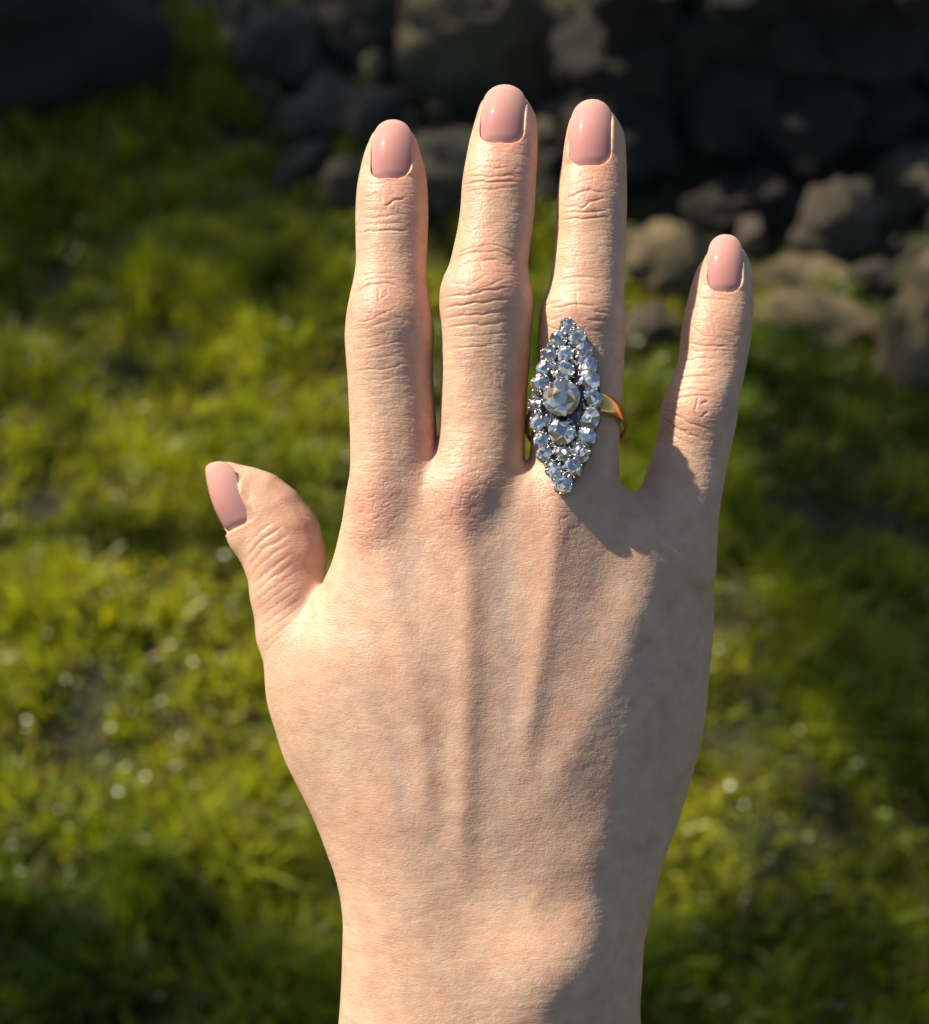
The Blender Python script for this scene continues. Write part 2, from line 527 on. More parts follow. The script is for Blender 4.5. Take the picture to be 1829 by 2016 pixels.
JU = U + 4.0 * noise2(U / 13, V / 13, 5) ; JV = V + 4.0 * noise2(U / 13, V / 13, 6)
def stroke(poly, amp, sig, mask=None, taper=True, jitter=True):
    p = np.array(poly, float)
    m = (U > p[:, 0].min() - 4 * sig) & (U < p[:, 0].max() + 4 * sig) & (V > p[:, 1].min() - 4 * sig) & (V < p[:, 1].max() + 4 * sig) & (DORS > 0.01)
    if mask is not None: m &= mask
    i = np.nonzero(m)[0]
    if len(i) == 0: return
    dd, t = seg_dist(JU[i] if jitter else U[i], JV[i] if jitter else V[i], poly)
    e_ = np.exp(-dd ** 2 / (2 * sig ** 2))
    if taper: e_ = e_ * np.clip(4.5 * np.minimum(t, 1 - t) + 0.25, 0, 1)
    disp[i] += amp * e_ * DORS[i]

def bump(u, v, amp, su, sv, rot=0.0):
    c_, s_ = math.cos(math.radians(rot)), math.sin(math.radians(rot))
    x = (U - u) * c_ + (V - v) * s_; y = -(U - u) * s_ + (V - v) * c_
    disp[:] += amp * np.exp(-0.5 * ((x / su) ** 2 + (y / sv) ** 2)) * DORS * (~IS_THUMB)

NT = ~IS_THUMB
# tendons and the hollows between them
stroke([(900, 960), (912, 1040), (919, 1120), (921, 1250), (918, 1400), (914, 1500), (910, 1600), (906, 1720)], 6.4, 19, NT, jitter=False)
stroke([(1094, 960), (1088, 1060), (1072, 1180), (1056, 1300), (1040, 1400), (1026, 1500)], 6.2, 18, NT, jitter=False)
stroke([(735, 1040), (770, 1160), (808, 1300), (832, 1420), (838, 1560), (850, 1680)], 3.2, 18, NT, jitter=False)
stroke([(1290, 1080), (1250, 1190), (1190, 1330), (1120, 1470), (1060, 1580)], 4, 26, NT, jitter=False)
bump(990, 1100, -5, 30, 95); bump(975, 1330, -2, 24, 160, 4)
bump(1185, 1140, -9, 38, 90, 12); bump(815, 1090, -7, 32, 80, -6)
bump(1260, 1280, 11, 90, 150); bump(1225, 1440, 6, 80, 90)
# knuckles at the root of each finger
bump(738, 1030, 8, 46, 56); bump(900, 975, 6, 50, 60); bump(1096, 985, 8, 42, 52); bump(1300, 1070, 12, 42, 52)
# wrist: head of the ulna, hollow beside it, extensor bulge
bump(1090, 1885, 40, 84, 74); bump(960, 1900, -8, 50, 60); bump(1250, 1790, -10, 60, 90)
bump(905, 1790, -9, 70, 60, -35); bump(760, 1610, 7, 60, 60); bump(800, 1780, 6, 90, 60)
bump(1165, 1690, 9, 45, 50); bump(1110, 1760, -7, 36, 60, 30)
# finger joints: soft swelling
for (ju, jv, sw_, amp) in ((758, 615, 46, 7), (955, 570, 46, 4), (1146, 622, 46, 7), (1372, 808, 42, 8), (770, 405, 40, 3.5), (982, 350, 40, 3.5), (1165, 390, 40, 3.5), (1405, 640, 36, 4)):
    bump(ju, jv, amp, sw_, 30)

# creases read off the joints
def z1(p): return [(635.0 + .3637 * x, 151.2 + .3637 * y) for x, y in p]
def z3(p): return [(1209.6 + .2999 * x, 423.4 + .2999 * y) for x, y in p]
def z4(p): return [tuple(float(q_) for q_ in unp(362.9 + .2549 * x, 877 + .2549 * y, -85)) for x, y in p]
CR1 = [
 # index, outer joint
 [(225,665),(300,655),(335,668)], [(333,665),(338,725)], [(340,725),(400,695),(445,682)], [(212,778),(300,786),(380,774),(472,768)], [(235,735),(330,748),(360,740)],
 [(215,812),(330,822),(460,806)], [(192,850),(300,860),(470,850)], [(200,700),(230,690),(300,700)], [(240,600),(330,590),(420,575)], [(395,720),(380,770)],
 # index, middle joint
 [(225,1245),(290,1238),(300,1180)], [(252,1195),(265,1290),(290,1345)], [(312,1155),(320,1245),(362,1205),(356,1160)], [(175,1338),(240,1348),(300,1328),(410,1280)],
 [(165,1388),(280,1380),(400,1340)], [(150,1440),(270,1430),(430,1390)], [(180,1190),(260,1150),(360,1140),(440,1175)], [(160,1160),(260,1118),(400,1112),(470,1150)],
 [(190,1100),(300,1085),(450,1100)], [(160,1490),(300,1485),(460,1440)], [(180,1545),(320,1540),(480,1500)], [(300,1290),(340,1320)], [(200,1280),(245,1300)],
 [(185,1600),(330,1600),(500,1560)], [(190,1650),(330,1655),(500,1620)],
 # middle, outer joint
 [(800,527),(870,520),(920,532),(1005,520)], [(785,556),(900,578),(1000,570),(1045,576)], [(768,595),(900,606),(1045,600)], [(880,492),(965,490)], [(830,465),(870,412),(935,390)],
 [(820,480),(835,400)], [(760,640),(900,645),(1040,630)], [(905,500),(915,535)], [(960,500),(955,530)],
 # middle, middle joint
 [(700,1075),(760,1050),(800,1035),(930,1028),(1005,1062)], [(800,985),(795,1080),(802,1130),(790,1195)], [(755,1060),(782,1112),(715,1100)], [(688,1150),(800,1172),(900,1105)],
 [(800,1205),(880,1182),(985,1130)], [(668,1222),(800,1216),(930,1192),(1005,1178)], [(650,1272),(800,1266),(1005,1240)], [(655,1325),(850,1322),(1010,1300)], [(650,1380),(850,1375),(1020,1350)],
 [(850,1045),(860,1090)], [(900,1040),(920,1090),(990,1110)], [(690,1020),(790,985),(940,980),(1020,1010)], [(720,985),(800,955),(940,950),(1040,985)], [(660,1430),(850,1428),(1020,1410)],
 [(660,1490),(850,1485),(1020,1465)], [(665,1550),(850,1548),(1020,1530)], [(655,1150),(672,1200),(650,1250)],
 # ring, outer joint
 [(1318,682),(1380,650),(1440,640),(1505,655)], [(1305,712),(1400,738),(1440,702),(1525,680)], [(1300,748),(1400,760),(1525,748)], [(1447,628),(1414,672)], [(1432,700),(1425,742)],
 [(1375,602),(1450,580),(1505,570)], [(1300,790),(1400,795),(1530,785)], [(1330,620),(1380,560),(1440,530)], [(1455,570),(1460,610)],
 # ring, middle joint
 [(1245,1205),(1350,1190),(1485,1202)], [(1235,1282),(1330,1265),(1455,1278)], [(1360,1185),(1360,1290)], [(1188,1290),(1235,1335),(1290,1320)], [(1240,1160),(1350,1145),(1490,1160)],
 [(1255,1120),(1350,1108),(1480,1120)], [(1180,1340),(1230,1380),(1280,1390)], [(1440,1300),(1540,1310)], [(1420,1350),(1560,1345)], [(1200,1250),(1300,1240)],
]
for k, p in enumerate(CR1):
    p = z1(p)
    a_ = random.choice((1.0, 1.4, 2.0, 2.6))
    xs_ = [q_[0] for q_ in p]; ys_ = [q_[1] for q_ in p]
    if max(ys_) - min(ys_) > 0.55 * (max(xs_) - min(xs_)): a_ *= 0.4
    stroke(p, -a_ * (0.82 if max(q_[1] for q_ in p) < 650 else 0.55), 1.6, NT)
    stroke(p, 0.45, 9.0, NT)
CR3 = [[(520,652),(600,622),(710,640)], [(535,715),(600,792),(680,802),(795,828)], [(620,705),(640,765)], [(505,832),(600,852),(755,862)], [(500,880),(620,890),(760,895)], [(700,740),(780,770)],
 [(325,1258),(430,1322),(500,1372),(625,1412)], [(400,1205),(480,1190),(630,1200)], [(545,1200),(528,1290),(560,1345)], [(310,1310),(420,1402),(565,1482)], [(390,1160),(480,1145),(640,1160)],
 [(305,1370),(400,1450),(540,1540)], [(560,1250),(600,1230)], [(555,1330),(600,1290)], [(410,1240),(430,1300)], [(400,1110),(500,1095),(640,1110)], [(420,1060),(520,1050),(660,1060)],
 [(430,1000),(540,995),(680,1000)], [(300,1430),(400,1510),(520,1590)], [(580,520),(700,545),(780,545)], [(545,580),(640,600)], [(440,945),(550,935),(700,940)]]
for k, p in enumerate(CR3):
    p = z3(p)
    stroke(p, -random.choice((1.0, 1.5, 2.0, 2.6)) * 0.85, 1.6, NT)
    stroke(p, 0.4, 9.0, NT)
CR4 = [[(455,790),(560,690),(700,585)], [(470,870),(600,738),(760,630)], [(490,945),(620,805),(810,690)], [(505,1020),(640,880),(810,760)], [(520,1090),(680,950),(840,830)], [(535,1150),(720,1000),(860,900)],
 [(545,1210),(740,1060),(880,970)], [(560,1270),(760,1120),(900,1030)], [(560,1340),(780,1190),(910,1100)], [(575,1410),(790,1260),(920,1170)], [(585,1480),(780,1330),(900,1250)],
 [(440,760),(470,720),(520,700)], [(600,1540),(760,1420),(850,1350)], [(620,1600),(720,1510),(800,1440)], [(850,500),(920,540),(980,560)]]
for k, p in enumerate(CR4):
    stroke(z4(p), -1.25 * (0.6 + 0.8 * random.random()) if k < 6 else -0.6, 2.6 if k < 6 else 2.0, IS_THUMB)
    if k < 6: stroke(z4([(x + 12, y + 22) for x, y in p]), 1.1, 8, IS_THUMB)

# fine transverse lines on the fingers, stretched furrows on the back of the hand and the wrist
def furrow(x, y, seed):
    return np.abs(noise2(x, y, seed)) * 2
ang = 0.0
warp = 8 * noise2(U / 60, V / 60, 21)
fing = NT & (V < 960)
f1 = furrow((U + warp) / 34, (V + 0.5 * warp) / 8.5, 31)
f1b = furrow((U + warp) / 20, (V + 0.5 * warp) / 4.6, 33); f1c = furrow((U + warp) / 5.5, (V + warp) / 16, 34)
disp += np.where(fing, -0.34 * (1 - sstep(0.0, 0.45, f1)) - 0.28 * (1 - sstep(0, 0.45, f1b)) - 0.16 * (1 - sstep(0, 0.4, f1c)), 0) * DORS
backm = sstep(930, 1040, V) * (~IS_THUMB)
slope = (U - 900) / 900.0 * 0.35
f2 = furrow((U + warp) / 24 + 0.3 * noise2(U / 9, V / 9, 2), (V + slope * (U - 900) * 0.3 + warp) / 10.5, 41)
f3 = furrow((U + warp + 0.35 * V) / 10.5, (V + warp) / 26, 43)
disp += -backm * DORS * (0.20 * (1 - sstep(0.0, 0.5, f2)) + 0.14 * (1 - sstep(0.0, 0.45, f3)))
wr = sstep(1560, 1760, V)
f4 = furrow((U + warp) / 90, (V + 0.12 * (U - 900) + warp) / 15, 47)
disp += -wr * DORS * 0.34 * (1 - sstep(0, 0.35, f4))
# knuckle skin is coarser
kn = np.zeros(nvt)
for (ku, kv, s1, s2) in ((735, 1010, 48, 75), (903, 975, 44, 70), (1090, 985, 36, 60)):
    kn += np.exp(-0.5 * (((U - ku) / s1) ** 2 + ((V - kv) / s2) ** 2))
f5 = furrow((U + 2 * warp + 4 * noise2(U / 8, V / 8, 52)) / 17, (V + 2 * warp + 4 * noise2(U / 8, V / 8, 53)) / 7.5, 51)
disp += -np.clip(kn, 0, 1) * DORS * NT * 0.9 * (1 - sstep(0, 0.3, f5))
disp += 0.8 * fbm2(U / 50, V / 50, 61, 3) * DORS
Q += NQ * disp[:, None]

# ------------------------------------------------------------------ finger nails
def frame(Lv, Nv):
    Lv = np.array(Lv, float); Lv /= np.linalg.norm(Lv)
    Nv = np.array(Nv, float); Nv -= Lv * (Nv @ Lv); Nv /= np.linalg.norm(Nv)
    # u right, v down, w out: left-handed frame, keep b to the right when looking at the nail with l up
    Bv = np.array([Nv[1] * Lv[2] - Nv[2] * Lv[1], Nv[2] * Lv[0] - Nv[0] * Lv[2], Nv[0] * Lv[1] - Nv[1] * Lv[0]])
    return Lv, Nv, Bv
# base point (middle of the cuticle), tip point, depth at base and tip, half width, normal lean, cross curvature radius
NAILS = [
 dict(name='index', base=(766, 356), tip=(771, 235), hw=45, lean=(-0.16, -0.05), R=50, finger='index'),
 dict(name='middle', base=(985, 286), tip=(995, 166), hw=49, lean=(-0.10, -0.05), R=54, finger='middle'),
 dict(name='ring', base=(1161, 330), tip=(1166, 195), hw=46.5, lean=(-0.12, -0.05), R=51, finger='ring'),
 dict(name='pinky', base=(1426, 578), tip=(1430, 461), hw=38.5, lean=(-0.10, -0.05), R=43, finger='pinky'),
 dict(name='thumb', base=(461, 1050), tip=(410, 914), hw=62, lean=None, R=60, finger=None),
]
tint_nail = []
nail_meshes = []
def nail_half_width(l, Ln, hw):
    """half width along the nail, l from 0 at the cuticle to Ln at the free edge"""
    t = np.clip(l / Ln, 0, 1)
    basec = 1.0
    b0 = np.where(t < 0.26, np.clip(1 - ((0.26 - t) / 0.26) ** 2.3, 0, 1) ** 0.5, 1)
    rt = 0.32
    tipc = np.where(t > 1 - rt, np.clip(1 - ((t - (1 - rt)) / rt) ** 2.5, 0, 1) ** 0.5, 1)
    return hw * basec * b0 * tipc * (1 - 0.10 * t)
for nl in NAILS:
    bu, bv = nl['base']; tu, tv = nl['tip']
    if nl['finger']:
        v_s, cxv, hwv, cwv, hzv = FSURF[nl['finger']]
        def top(u, v):
            c_ = np.interp(v, v_s, cxv); h_ = np.interp(v, v_s, hwv)
            return np.interp(v, v_s, cwv) + np.interp(v, v_s, hzv) * max(0.05, 1 - (abs(u - c_) / h_) ** 2.15) ** (1 / 2.15)
        wb = top(bu, bv) - 3.0
        wt = wb - 38
        pb = np.array([*map(float, unp(bu, bv, wb)), wb]); pt = np.array([*map(float, unp(tu, tv, wt)), wt])
        Nv = (nl['lean'][0], nl['lean'][1], 1.0)
    else:
        wb = -119.0; wt = -129.0
        pb = np.array([*map(float, unp(bu, bv, wb)), wb]); pt = np.array([*map(float, unp(tu, tv, wt)), wt])
        Nv = (-0.74, 0.2, 0.64)
    Lv, Nv, Bv = frame(pt - pb, Nv)
    if nl['finger'] is None:
        # slide the plate out to the skin of the thumb
        best = -1e9
        th = np.array([p[:3] for p in thp[:5]]); tr = np.array([p[3] for p in thp[:5]])
        mid = (pb + pt) / 2
        cpt = th[1]
    Ln = np.linalg.norm(pt - pb)
    nl.update(pb=pb, L=Lv, N=Nv, B=Bv, Ln=Ln)
    R = nl['R']; hw = nl['hw']
    def nsurf(b_, l_, R=R, Ln=Ln):
        t = l_ / Ln
        Rr = R * (1.12 - 0.12 * t)
        phi = np.clip(b_ / Rr, -1.15, 1.15)
        return Rr * (np.cos(phi) - 1), Rr * np.sin(phi), 13.0 * 4 * np.clip(t, -0.1, 1.1) * (1 - np.clip(t, -0.1, 1.1)) - 7.0 * (1 - sstep(-0.02, 0.16, t))
    nl['nsurf'] = nsurf
    ni, nj = 34, 28
    ls = np.concatenate([0.28 * np.linspace(0, 1, 12)[:-1] ** 1.8, np.linspace(0.28, 0.66, 10)[:-1], 1 - 0.34 * (1 - np.linspace(0, 1, 16)) ** 1.6]) * Ln
    ni = len(ls)
    tt = np.linspace(-1, 1, nj)
    top_v = []
    for l_ in ls:
        h_ = max(float(nail_half_width(l_, Ln, hw)), 0.6)
        arc = tt * h_ * (1.12 + 0.16 * float(1 - sstep(0.5, 0.78, l_ / Ln)) * (1 if nl['finger'] else 0))
        dn, bb, dl = nsurf(arc, l_)
        p = pb[None, :] + Lv[None, :] * l_ + Bv[None, :] * bb[:, None] + Nv[None, :] * (dn + dl)[:, None]
        top_v.append(p)
    top_v = np.array(top_v)                       # ni, nj, 3
    bot_v = top_v - Nv[None, None, :] * 2.6
    rim = 1.4
    allv = np.concatenate([top_v.reshape(-1, 3), bot_v.reshape(-1, 3)])
    fc = []
    o2 = ni * nj
    for i in range(ni - 1):
        for j in range(nj - 1):
            q0, q1, q2, q3 = i*nj+j, i*nj+j+1, (i+1)*nj+j+1, (i+1)*nj+j
            fc.append((q0, q1, q2, q3)); fc.append((o2+q3, o2+q2, o2+q1, o2+q0))
    for i in range(ni - 1):
        for j in (0, nj - 1):
            q0, q3 = i*nj+j, (i+1)*nj+j
            fc.append((q0, q3, o2+q3, o2+q0) if j == 0 else (q3, q0, o2+q0, o2+q3))
    for j in range(nj - 1):
        fc.append((j+1, j, o2+j, o2+j+1))
        q0 = (ni-1)*nj+j
        fc.append((q0, q0+1, o2+q0+1, o2+q0))
    nail_meshes.append((nl, allv, np.array(fc), np.concatenate([np.repeat(ls / Ln, nj)] * 2)))

# seat the nails in the flesh
RIM = np.zeros(nvt)
for nl in NAILS:
    rel = Q - nl['pb'][None, :]
    l_ = rel @ nl['L']; b_ = rel @ nl['B']; n_ = rel @ nl['N']
    Ln = nl['Ln']; hw = nl['hw']
    near = (l_ > -30) & (l_ < Ln + 30) & (np.abs(b_) < hw + 40) & (n_ > -62) & (n_ < 60)
    i = np.nonzero(near)[0]
    l_, b_, n_ = l_[i], b_[i], n_[i]
    dn, bb, dl = nl['nsurf'](b_ * 1.05, l_)
    surf = dn + dl
    hwl = nail_half_width(np.clip(l_, 0.5, Ln - 0.5), Ln, hw)
    out = np.maximum(np.abs(b_) - hwl + (4.0 if nl['finger'] else 5.0), np.maximum((3.0 if nl['finger'] else 8.0) - l_, l_ - Ln))
    inside = out < 0
    new = np.where(inside, np.minimum(n_, surf - 5.0), n_)
    if nl['finger'] is None:
        new = np.where(inside & (n_ > -40), surf - 5.0, new)
    # folds along the sides and the cuticle
    side = (l_ < 0.80 * Ln)
    fold = np.where((out >= -1) & side, np.exp(-0.5 * ((out - 4.5) / 4.0) ** 2), 0)
    tgt = surf + 3.0
    new = np.where((out >= -1) & side & (out < 12), np.maximum(new, n_ + fold * np.clip(tgt - n_, 0, 7)), new)
    if nl['finger'] is None:          # the flesh beside the thumb nail rises gently from it
        new = np.where((out >= 0) & (out < 34) & (n_ > -45) & (l_ > 6), np.minimum(new, surf + 1.0 + 0.55 * out), new)
    RIM[i] = np.maximum(RIM[i], np.where((out > -2) & (out < 16) & (n_ > -55), 1.0 if nl['finger'] is None else 0.35, 0))
    Q[i] += nl['N'][None, :] * (new - n_)[:, None]

ev = np.empty(len(hand_me.edges) * 2, dtype=np.int32); hand_me.edges.foreach_get('vertices', ev); ev = ev.reshape(-1, 2)
ev = ev[(RIM[ev[:, 0]] > 0) | (RIM[ev[:, 1]] > 0)]
dg_ = np.maximum(np.bincount(ev.ravel(), minlength=nvt), 1)[:, None]
for it in range(7):
    ac = np.stack([np.bincount(ev[:, 0], weights=Q[ev[:, 1], k], minlength=nvt) + np.bincount(ev[:, 1], weights=Q[ev[:, 0], k], minlength=nvt) for k in range(3)], 1) / dg_
    wgt = (RIM * 0.6 if it < 2 else np.where(RIM > 0.9, 0.6, 0))[:, None]
    Q = Q * (1 - wgt) + ac * wgt
hand_me.vertices.foreach_set('co', uvw_to_local(Q).astype(np.float32).ravel())

# ------------------------------------------------------------------ colour of the skin itself (blood, knuckles, veins)
base = np.array([0.578, 0.384, 0.266])
tint = np.tile(base, (nvt, 1))
def blush(u, v, su, sv, amt, colr=(0.62, 0.275, 0.21), mask=None, rot=0):
    c_, s_ = math.cos(math.radians(rot)), math.sin(math.radians(rot))
    x = (U - u) * c_ + (V - v) * s_; y = -(U - u) * s_ + (V - v) * c_
    g = 0.75 * amt * np.exp(-0.5 * ((x / su) ** 2 + (y / sv) ** 2))
    if mask is not None: g = g * mask
    tint[:] = tint * (1 - g[:, None]) + np.array(colr)[None, :] * g[:, None]
for (u_, v_, su, sv, am) in ((770, 330, 70, 70, .45), (990, 260, 75, 70, .45), (1170, 300, 70, 70, .45), (1420, 560, 60, 70, .45),
      (750, 610, 50, 45, .5), (950, 555, 50, 42, .55), (1140, 625, 50, 40, .4), (1360, 810, 45, 40, .5),
      (760, 395, 45, 25, .3), (975, 345, 45, 25, .3), (1155, 385, 45, 25, .3), (1398, 650, 40, 25, .35),
      (735, 1020, 40, 66, .6), (903, 985, 36, 64, .65), (1090, 1010, 28, 60, .4), (835, 700, 22, 160, .35), (1035, 720, 20, 130, .4), (850, 860, 30, 40, .4)):
    blush(u_, v_, su, sv, am)
blush(560, 1090, 90, 130, .6, (0.60, 0.28, 0.19), TH_W)
blush(757, 1608, 60, 55, .25); blush(1085, 1240, 20, 120, .25, rot=-8); blush(925, 1200, 18, 140, .25)
vein = (0.50, 0.385, 0.30)
blush(985, 1120, 22, 100, .45, vein); blush(985, 1350, 20, 150, .35, vein); blush(800, 1120, 30, 50, .3, vein); blush(650, 1500, 40, 90, .25, vein)
mot = fbm2(U / 45, V / 45, 77, 4)
mot2 = fbm2(U / 13, V / 13, 78, 3)
tint[:, 0] *= 1 + 0.05 * mot + 0.03 * mot2; tint[:, 1] *= 1 + 0.13 * mot + 0.07 * mot2; tint[:, 2] *= 1 + 0.16 * mot + 0.08 * mot2
# a few faint freckles and moles
for k in range(30):
    fu, fv, fr, fa = rng.uniform(560, 1380), rng.uniform(1000, 2000), rng.uniform(2.5, 5.0), rng.uniform(0.12, 0.4)
    ix_ = np.nonzero((np.abs(U - fu) < 18) & (np.abs(V - fv) < 18))[0]
    g_ = fa * np.exp(-0.5 * ((U[ix_] - fu) ** 2 + (V[ix_] - fv) ** 2) / fr ** 2)
    tint[ix_] = tint[ix_] * (1 - g_[:, None]) + np.array([0.36, 0.18, 0.10]) * g_[:, None]
# bluish veins under the skin
for poly in ([(1010, 1040), (985, 1120), (990, 1230), (1010, 1330), (990, 1450)], [(1150, 1110), (1130, 1220), (1090, 1330), (1010, 1400)], [(700, 1330), (760, 1420), (790, 1540), (800, 1660)],
             [(830, 1060), (800, 1130), (770, 1190), (700, 1330)], [(990, 1450), (960, 1560), (1000, 1700), (1010, 1800)]):
    jj = np.nonzero((DORS > 0.3) & (V > 1000))[0]
    dd, t_ = seg_dist(U[jj] + 6 * noise2(U[jj] / 30, V[jj] / 30, 91), V[jj], poly)
    g_ = 0.42 * np.exp(-0.5 * (dd / 10.0) ** 2) * np.clip(5 * np.minimum(t_, 1 - t_) + .2, 0, 1)
    tint[jj] = tint[jj] * (1 - g_[:, None]) + np.array([0.45, 0.35, 0.29]) * g_[:, None]
# store the skin colours as a vertex attribute
col_attr(hand_me, 'tint', np.clip(tint, 0, 1))
hand_me.polygons.foreach_set('use_smooth', np.ones(len(hand_me.polygons), dtype=bool))
hand_me.materials.clear(); hand_me.materials.append(SKIN)
hand_me.name = 'person'
hand_me.update()
person = link('person', hand_me)
person.matrix_world = HAND_M
tag(person, "bare left hand held up, back outwards, fingers slightly spread, wearing a diamond ring", 'person')

for nl, nv_, nf, lt in nail_meshes:
    me = mesh_np('fingernail', uvw_to_local(nv_), nf[:, ::-1])
    c0 = np.array([0.475, 0.222, 0.208]); c1 = np.array([0.60, 0.31, 0.26])
    g = sstep(0.15, 1.0, lt)[:, None]
    cc_ = c0 * (1 - g) + c1 * g
    fe = (0.35 * sstep(0.86, 0.97, lt))[:, None]                    # paler free edge
    lu = (0.30 * (1 - sstep(0.12, 0.24, lt)))[:, None]             # pale moon at the root
    cc_ = cc_ * (1 - fe) + np.array([0.68, 0.44, 0.37]) * fe
    cc_ = cc_ * (1 - lu) + np.array([0.60, 0.36, 0.33]) * lu
    cc_ = cc_ * random.uniform(0.94, 1.04)
    col_attr(me, 'tint', cc_)
    o = link('fingernail', me, NAIL, person)
    md = o.modifiers.new('round', 'SUBSURF'); md.levels = 1; md.render_levels = 1

# ================================================================== THE RING
def metal(name, colr, rough, bumpy=0.0):
    m, nt, b = new_mat(name)
    b.inputs['Base Color'].default_value = (*colr, 1)
    b.inputs['Metallic'].default_value = 1.0
    b.inputs['Roughness'].default_value = rough
    tc = N(nt, 'ShaderNodeTexCoord'); nz = N(nt, 'ShaderNodeTexNoise'); nz.inputs['Scale'].default_value = 1800; nz.inputs['Detail'].default_value = 4
    nt.links.new(tc.outputs['Object'], nz.inputs['Vector'])
    mr = N(nt, 'ShaderNodeMapRange'); mr.inputs[3].default_value = rough * 0.7; mr.inputs[4].default_value = rough * 1.4
    nt.links.new(nz.outputs[0], mr.inputs[0]); nt.links.new(mr.outputs[0], b.inputs['Roughness'])
    if bumpy:
        bp = N(nt, 'ShaderNodeBump'); bp.inputs['Strength'].default_value = bumpy; bp.inputs['Distance'].default_value = 0.0002
        nt.links.new(nz.outputs[0], bp.inputs['Height']); nt.links.new(bp.outputs[0], b.inputs['Normal'])
    return m
GOLD = metal('gold', (0.83, 0.47, 0.17), 0.2, 0.05)
SILVER = metal('tarnished_silver', (0.18, 0.172, 0.17), 0.4, 0.3)
BRIGHT = metal('worn_silver', (0.80, 0.74, 0.66), 0.25, 0.1)

def gem_material(name, colr):
    """clear stone: the inner facets are a mosaic of little mirrors seen through the surface"""
    m, nt, b = new_mat(name); L = nt.links.new
    b.inputs['Base Color'].default_value = (*colr, 1)
    b.inputs['Transmission Weight'].default_value = 1.0
    b.inputs['IOR'].default_value = 2.4
    b.inputs['Roughness'].default_value = 0.03
    tc = N(nt, 'ShaderNodeTexCoord'); oi = N(nt, 'ShaderNodeObjectInfo')
    ad = N(nt, 'ShaderNodeVectorMath', operation='MULTIPLY_ADD'); ad.inputs[1].default_value = (1.0, 1.0, 0.35)
    L(tc.outputs['Object'], ad.inputs[0])
    sc_ = N(nt, 'ShaderNodeVectorMath', operation='SCALE'); sc_.inputs['Scale'].default_value = 57.0
    cx_ = N(nt, 'ShaderNodeCombineXYZ'); L(oi.outputs['Random'], cx_.inputs[0]); L(oi.outputs['Random'], cx_.inputs[1]); L(cx_.outputs[0], sc_.inputs[0])
    L(sc_.outputs[0], ad.inputs[2])
    vo = N(nt, 'ShaderNodeTexVoronoi'); vo.inputs['Scale'].default_value = 1.8
    L(ad.outputs[0], vo.inputs['Vector'])
    sb = N(nt, 'ShaderNodeVectorMath', operation='SUBTRACT'); sb.inputs[1].default_value = (0.5, 0.5, 0.5); L(vo.outputs['Color'], sb.inputs[0])
    ge = N(nt, 'ShaderNodeNewGeometry')
    ma = N(nt, 'ShaderNodeVectorMath', operation='MULTIPLY_ADD'); ma.inputs[1].default_value = (1.0, 1.0, 1.0); L(sb.outputs[0], ma.inputs[0]); L(ge.outputs['Normal'], ma.inputs[2])
    nm = N(nt, 'ShaderNodeVectorMath', operation='NORMALIZE'); L(ma.outputs[0], nm.inputs[0])
    gl = N(nt, 'ShaderNodeBsdfGlossy'); gl.inputs['Roughness'].default_value = 0.10; gl.inputs['Color'].default_value = (*[c_ * 0.97 for c_ in colr], 1)
    L(nm.outputs[0], gl.inputs['Normal'])
    mx = N(nt, 'ShaderNodeMixShader'); mx.inputs[0].default_value = 0.76
    L(b.outputs[0], mx.inputs[1]); L(gl.outputs[0], mx.inputs[2]); L(mx.outputs[0], nt.nodes['Material Output'].inputs['Surface'])
    return m
GEM_COOL = gem_material('diamond_cool', (1.0, 0.955, 0.90))
GEM_WARM = gem_material('diamond_champagne', (1.0, 0.90, 0.77))

LEAN = math.radians(11)
PC = np.array([*map(float, unp(1113, 799, 104)), 104.0])
PE2 = np.array([math.cos(LEAN), 0, math.sin(LEAN)])
PN = np.array([-math.sin(LEAN), 0, math.cos(LEAN)])
PE1 = np.array([0.022, -1.0, 0.0]); PE1 /= np.linalg.norm(PE1)
def plate_bl(u, v):
    x, y = unp(u, v, 104)
    return (float(x) - PC[0]) / math.cos(LEAN), -(float(y) - PC[1])
def dome(b_, l_):
    return -0.0016 * b_ ** 2 - 0.00035 * l_ ** 2
def plate_pt(b_, l_, n_):
    return PC + PE2 * b_ + np.array([0, -1.0, 0]) * l_ + PN * (n_ + dome(b_, l_))
ring = empty('ring', HAND_M @ Matrix.Translation(Vector(uvw_to_local(np.array([[1134.0, 838.0, 0.0]]))[0])))
RINGI = ring.matrix_world.inverted()
def to_ring(pts):
    """modelling units to the ring's own frame in metres"""
    p = uvw_to_local(np.asarray(pts, float))
    return p - uvw_to_local(np.array([[1134.0, 838.0, 0.0]]))
tag(ring, "long pointed oval ring packed with clear old cut diamonds, gold band, on ring finger", 'ring')

STONES = [(708,232,72,0),(628,358,78,0),(795,345,88,0),(540,490,76,0),(695,500,78,0),(858,475,84,0),(505,628,76,0),(680,672,106,0),(890,612,94,0),
 (468,778,93,0),(668,912,160,1),(905,762,104,0),(425,972,76,0),(940,932,88,0),(460,1138,94,0),(668,1216,122,0),(905,1102,104,0),(475,1302,75,0),(880,1276,92,0),
 (510,1437,80,0),(668,1417,80,0),(840,1422,85,0),(585,1577,82,0),(762,1567,88,0),(668,1717,88,0),
 (770,572,24,0),(590,580,22,0),(578,1342,25,0),(768,1335,25,0)]

